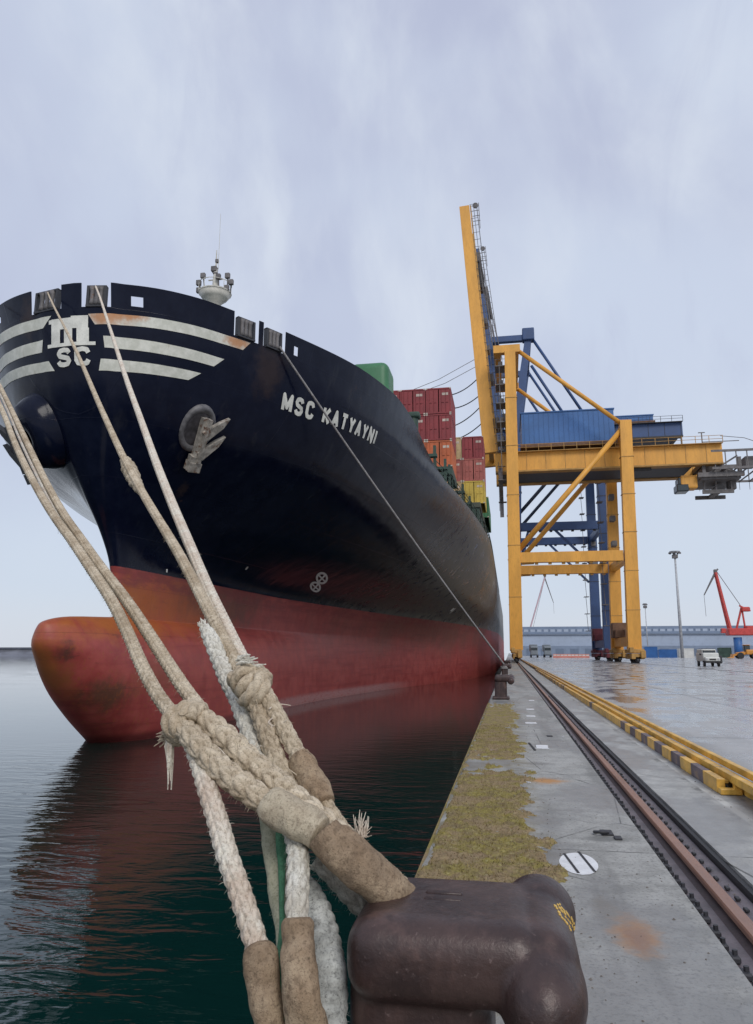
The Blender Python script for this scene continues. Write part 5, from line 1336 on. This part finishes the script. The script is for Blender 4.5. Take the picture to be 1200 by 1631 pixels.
# rope going on from the upper knot, along the outside with a canvas sleeve
r6 = [(404,1078,3.12,.034),(424,1110,3.0,.036),(446,1150,2.92,.036),(468,1190,2.84,.034),(492,1236,2.75,.034),(515,1280,2.68,.034),(540,1318,2.6,.034),(572,1356,2.52,.034),(604,1392,2.45,.034),(640,1440,2.42,.034),(690,1500,2.40,.034)]
L6, c6 = new_rope('mooring_rope', r6, M['rope'], 'right hand rope below the upper knot, with a short canvas sleeve, running behind the bollard', cat='mooring rope', group=GR, seed=7, fz=900)
rope_part('canvas_sleeve', [(476,1206,2.80,.046),(483,1217,2.78,.049),(494,1238,2.74,.047),(508,1264,2.69,.048),(516,1280,2.66,.043)], M['canvas'], L6, 'cloth', 2, lump=.15)
# frayed tuft
def tuft(root, u, v, d, mt, n=26, L=.07, direction=(.1, 0, 1), seed=0, name='frayed_end', r=.0028, spread=.5):
    rr = random.Random(seed); b = MB(); c = at(u, v, d); dr = np.array(direction, float); dr /= np.linalg.norm(dr)
    for _ in range(n):
        e = dr + np.array([rr.gauss(0, spread) for _ in range(3)])*.7; e /= np.linalg.norm(e); l = L*rr.uniform(.5, 1.2); p = c + np.array([rr.gauss(0,.010) for _ in range(3)])
        b.tube([p, p + e*l*.5 + np.array([rr.gauss(0,.004) for _ in range(3)]), p + e*l], [r, r*.8, r*.35], 5)
    return b.build(name, mt, root)
tuft(L6, 578, 1335, 2.50, M['rope_pale'], 34, .065, (.05, 0, 1), 3, spread=.35)
# middle rope under the upper knot
r7 = [(390,1080,3.10,.036),(408,1120,3.0,.038),(424,1165,2.9,.038),(440,1210,2.82,.038),(462,1250,2.75,.038),(488,1283,2.68,.038),(520,1312,2.60,.038),(556,1345,2.52,.040),(596,1384,2.45,.040),(640,1425,2.42,.038),(700,1490,2.42,.038)]
L7, c7 = new_rope('mooring_rope', r7, M['rope'], 'thick beige rope in the middle of the bundle, from the upper knot to the bollard', cat='mooring rope', group=GR, seed=8, fz=900)
for sd, off in ((0, (398,1082,3.08)), (1.9, (402,1092,3.06)), (3.9, (405,1100,3.03))):
    coil('knot_turns', off, dirA + np.array([.02*sd, .1*sd, 0]), .066, .024, 1.7, M['rope'], L7, 'twist', .035, sd)
# white rope tail, down the left of the bundle and on to the sleeve below
r8 = [(326,1000,3.55,.026),(334,1014,3.5,.036),(350,1050,3.40,.040),(364,1082,3.28,.042),(378,1108,3.18,.042),(390,1142,3.05,.040),(402,1178,2.94,.038),(416,1218,2.82,.036),(434,1262,2.68,.034),(455,1300,2.52,.034),(470,1332,2.38,.034),(475,1370,2.26,.034),(474,1420,2.16,.034),(473,1470,2.08,.032),(474,1500,2.04,.026),(474,1530,2.0,.024),(482,1600,1.96,.024),(500,1680,1.96,.024),(540,1780,2.0,.024)]
L8, c8 = new_rope('mooring_rope', r8, M['rope_white'], 'white plaited rope with a free upper end, running down into a brown sleeve', cat='mooring rope', group=GR, seed=9, fz=700, zmin=at(474,1462,2.08)[2] + .03)
rope_part('canvas_sleeve', [(474,1462,2.08,.036),(474,1468,2.075,.045),(475,1500,2.04,.047),(477,1545,1.985,.048),(482,1600,1.95,.049),(498,1670,1.95,.049)], M['canvas'], L8, 'cloth', 5, lump=.12)
tuft(L8, 384, 1052, 3.05, M['rope_white'], 16, .075, (1, 0, .1), 5, r=.006, spread=.12)
tuft(L8, 326, 1001, 3.55, M['rope_white'], 20, .035, (-.3, 0, 1), 6, r=.005, spread=.3)
def yarns(name, centre, spread, n, mt, root, seed, L=.16, r=.0035, hang=.3):
    rr = random.Random(seed); b = MB()
    for _ in range(n):
        p = centre + np.array([rr.gauss(0, spread) for _ in range(3)]); d = np.array([rr.gauss(0,1), rr.gauss(0,1), rr.gauss(0,1) - hang]); d /= np.linalg.norm(d); l = L*rr.uniform(.4, 1.3); pts = []
        c = np.array([rr.gauss(0,1) for _ in range(3)]); c /= np.linalg.norm(c)
        for k in range(7):
            t = k/6; pts.append(p + d*l*t*.8 + c*l*.35*math.sin(math.pi*t) + np.array([0, 0, -hang*l*t*t*.4]))
        b.tube(pts, [r*(1 - .5*k/6) for k in range(7)], 5)
    return b.build(name, mt, root, True)
yarns('loose_yarns', at(404,1098,3.06), .026, 14, M['rope'], L7, 21, .12)
yarns('loose_yarns', at(424,1165,2.9), .024, 12, M['rope_pale'], L7, 22, .11)
yarns('loose_yarns', at(470,1262,2.73), .024, 10, M['rope'], L7, 23, .10)
# ---- lower knot and the ropes leaving it
r9 = [(296,1140,2.74,.040),(330,1152,2.66,.044),(362,1178,2.60,.046),(400,1215,2.54,.046),(450,1258,2.48,.046),(500,1300,2.42,.046),(545,1340,2.36,.046),(585,1376,2.32,.046),(622,1408,2.34,.046),(665,1450,2.42,.046),(720,1500,2.46,.046)]
L9, c9 = new_rope('mooring_rope', r9, M['rope'], 'heavy upper rope from the lower knot to the near side of the bollard', cat='mooring rope', group=GR, seed=10, fz=1100)
r10 = [(286,1150,2.66,.038),(312,1182,2.56,.042),(344,1218,2.50,.044),(384,1250,2.44,.044),(424,1278,2.40,.042),(470,1306,2.36,.042),(520,1340,2.31,.042),(568,1380,2.27,.042),(610,1418,2.30,.042),(655,1465,2.40,.042)]
L10, c10 = new_rope('mooring_rope', r10, M['rope'], 'heavy lower rope from the lower knot, wrapped in a long canvas sleeve towards the bollard', cat='mooring rope', group=GR, seed=11, fz=1100)
rope_part('canvas_sleeve', [(426,1276,2.37,.046),(434,1282,2.36,.056),(462,1298,2.33,.058),(492,1316,2.30,.058),(510,1328,2.28,.052)], M['canvas_light'], L10, 'cloth', 3, lump=.12)
rope_part('canvas_sleeve', [(514,1326,2.26,.052),(524,1338,2.25,.060),(556,1364,2.22,.064),(592,1396,2.21,.064),(622,1420,2.24,.060),(650,1450,2.32,.056)], M['canvas'], L10, 'cloth', 8, lump=.14)
for sd, off in ((.3, (296,1146,2.70)), (2.1, (306,1150,2.68)), (4.4, (290,1154,2.68))):
    coil('knot_turns', off, dirB + np.array([.1*sd, 0, .03*sd]), .062, .025, 1.6, M['rope'], L10, 'twist', .03, sd)
tuft(L10, 272, 1168, 2.68, M['rope'], 30, .06, (-.8, 0, -.5), 9, spread=.4)
b = MB(); rr = random.Random(4)
for k in range(12):
    p = at(272 + rr.uniform(-5,5), 1165, 2.66 + rr.uniform(-.02,.02)); l = rr.uniform(.08, .14) if k > 3 else rr.uniform(.16,.21)
    b.tube([p, p + np.array([rr.gauss(0,.006),0,-l*.5]), p + np.array([.006 + rr.gauss(0,.005),0,-l])], [.006,.006,.002], 6)
b.build('frayed_end', M['rope_pale'], L10)
yarns('loose_yarns', at(298,1152,2.66), .026, 14, M['rope'], L10, 24, .10)
yarns('loose_yarns', at(344,1218,2.50), .022, 10, M['rope_pale'], L10, 25, .09)
yarns('loose_yarns', at(450,1258,2.48), .022, 8, M['rope'], L9, 26, .09)
# short white rope showing beneath the bundle
r11 = [(505,1368,2.42,.034),(530,1390,2.40,.036),(556,1418,2.38,.038),(582,1446,2.38,.038),(620,1480,2.40,.038),(670,1520,2.44,.036)]
L11, c11 = new_rope('mooring_rope', r11, M['rope_white'], 'short white rope showing under the sleeved rope just left of the bollard', cat='mooring rope', group=GR, seed=12, fz=400)
# rope falling straight from the lower knot
r12 = [(304,1176,2.64,.032),(318,1215,2.54,.033),(332,1262,2.44,.033),(348,1312,2.34,.033),(362,1362,2.25,.033),(382,1420,2.17,.033),(400,1476,2.1,.033),(413,1524,2.05,.033),(424,1590,2.0,.033),(440,1680,1.98,.033),(490,1790,2.02,.033)]
L12, c12 = new_rope('mooring_rope', r12, M['rope_pale'], 'single plaited rope hanging from the lower knot to a brown sleeve at the bottom left', cat='mooring rope', group=GR, seed=13, fz=500, zmin=at(410,1510,2.06)[2] + .03)
rope_part('canvas_sleeve', [(410,1510,2.06,.036),(412,1518,2.05,.043),(420,1560,2.02,.044),(428,1610,1.99,.045),(442,1680,1.975,.045)], M['canvas'], L12, 'cloth', 4, lump=.12)
# webbing sleeve with the green stripe
r13 = [(425,1270,2.66,.034),(431,1310,2.58,.036),(438,1360,2.48,.036),(446,1420,2.38,.036),(456,1480,2.26,.034),(464,1550,2.16,.032),(472,1640,2.10,.032),(500,1760,2.1,.032)]
L13, c13 = new_rope('mooring_rope', r13, M['strap'], 'flat greenish sleeve with a green stripe hanging behind the white plaited rope', 'cloth', cat='mooring rope', group=GR, seed=14, fz=200, lump=.08)
rope_part('green_stripe', [(440,1285,2.56,.010),(447,1315,2.52,.018),(449,1350,2.44,.019),(449,1390,2.37,.011),(449,1440,2.28,.008),(450,1480,2.20,.009),(448,1530,2.09,.015),(450,1580,2.02,.018),(458,1650,1.98,.018)], M['strap_green'], L13, 'cloth', 6, lump=.12)
# grey ribbed wrap
r14 = [(484,1405,2.34,.026),(494,1425,2.30,.034),(506,1460,2.24,.042),(517,1505,2.17,.046),(524,1550,2.11,.049),(524,1600,2.06,.050),(518,1660,2.02,.050),(530,1760,2.04,.050)]
L14, c14 = new_rope('mooring_rope', r14, M['rope_grey'], 'thick grey ribbed rope wrapped in cord, hanging beside the bollard', 'wrap', cat='mooring rope', group=GR, seed=15, fz=700, lump=.10)

# ================================================================ camera, sky and light
cam = bpy.data.cameras.new('camera'); co = bpy.data.objects.new('camera', cam); COL.objects.link(co)
cam.sensor_fit = 'HORIZONTAL'; cam.sensor_width = 36; cam.lens = 36 * FPX / 1200; cam.clip_start = .05; cam.clip_end = 12000
R3 = Matrix(((_rt[0], _up[0], -_fw[0]), (_rt[1], _up[1], -_fw[1]), (_rt[2], _up[2], -_fw[2])))
co.matrix_world = Matrix.Translation(Vector(EYE)) @ R3.to_4x4(); scene.camera = co

SUN_EL, SUN_AZ = R(38), R(152)
w = bpy.data.worlds.new('World'); scene.world = w; w.use_nodes = True; nt = w.node_tree; N = nt.nodes; L = nt.links
bg = N['Background']; sky = N.new('ShaderNodeTexSky'); sky.sky_type = 'NISHITA'; sky.sun_disc = False; sky.sun_elevation = SUN_EL; sky.sun_rotation = SUN_AZ; sky.air_density = 1.2; sky.dust_density = 2
L.new(sky.outputs[0], bg.inputs['Color']); bg.inputs['Strength'].default_value = .1
bg2 = N.new('ShaderNodeBackground'); mx_ = N.new('ShaderNodeMixShader'); tc = N.new('ShaderNodeTexCoord')
def wmap(scale, rot=(0,0,0)):
    n = N.new('ShaderNodeMapping'); L.new(tc.outputs['Generated'], n.inputs[0]); n.inputs['Scale'].default_value = scale; n.inputs['Rotation'].default_value = rot; return n.outputs[0]
def wnoise(scale, vec, det=5, ro=.55, di=0):
    n = N.new('ShaderNodeTexNoise'); L.new(vec, n.inputs['Vector']); n.inputs['Scale'].default_value = scale; n.inputs['Detail'].default_value = det; n.inputs['Roughness'].default_value = ro; n.inputs['Distortion'].default_value = di; return n.outputs['Fac']
def wmix(f, a, b):
    n = N.new('ShaderNodeMix'); n.data_type = 'RGBA'
    for s_, v in ((n.inputs[0], f), (n.inputs[6], a), (n.inputs[7], b)):
        if isinstance(v, tuple): s_.default_value = v + (1,)
        elif isinstance(v, float): s_.default_value = v
        else: L.new(v, s_)
    return n.outputs[2]
def wramp(v, a, b):
    n = N.new('ShaderNodeMapRange'); n.interpolation_type = 'SMOOTHSTEP'; L.new(v, n.inputs[0]); n.inputs[1].default_value = a; n.inputs[2].default_value = b; return n.outputs[0]
sx = N.new('ShaderNodeSeparateXYZ'); L.new(tc.outputs['Generated'], sx.inputs[0])
big = wnoise(1.7, wmap((1, 1, 1.3), (.3, .2, .5)), 3, .5, .4)
stre = wnoise(2.2, wmap((1.9, 1.1, .9), (.3, R(40), .5)), 6, .55, .3)
cl = wmix(wramp(big, .36, .64), (.52, .565, .735), (.64, .71, .86))
cl = wmix(wramp(stre, .44, .70), cl, (.73, .79, .90))
st2 = wnoise(3.2, wmap((3.4, 1.0, .9), (R(20), R(48), R(10))), 7, .6, .5)
cl = wmix(wramp(st2, .50, .85), cl, (.55, .60, .765))
hz = wramp(sx.outputs[2], .42, .0)
cl = wmix(hz, cl, (.64, .72, .85))
hz2 = wramp(sx.outputs[2], .09, .0)
cl = wmix(hz2, cl, (.69, .74, .83))
L.new(cl, bg2.inputs['Color']); bg2.inputs['Strength'].default_value = 1.0
mx_.inputs[0].default_value = .9; L.new(bg.outputs[0], mx_.inputs[1]); L.new(bg2.outputs[0], mx_.inputs[2]); L.new(mx_.outputs[0], N['World Output'].inputs['Surface'])
sun = bpy.data.lights.new('sun', 'SUN'); sun.energy = 1.45; sun.angle = R(24); sun.color = (1, .96, .9)
so = bpy.data.objects.new('sun', sun); COL.objects.link(so)
d = Vector((math.sin(SUN_AZ)*math.cos(SUN_EL), math.cos(SUN_AZ)*math.cos(SUN_EL), math.sin(SUN_EL)))
so.rotation_euler = d.to_track_quat('Z', 'Y').to_euler(); so.location = (0, 0, 100)
scene.view_settings.view_transform = 'Standard'; scene.view_settings.look = 'None'; scene.view_settings.exposure = 0; scene.view_settings.gamma = 1
scene.render.engine = 'CYCLES'; scene.cycles.max_bounces = 6; scene.cycles.diffuse_bounces = 3; scene.cycles.glossy_bounces = 3; scene.cycles.use_denoising = True
scene.cycles.sample_clamp_indirect = 6
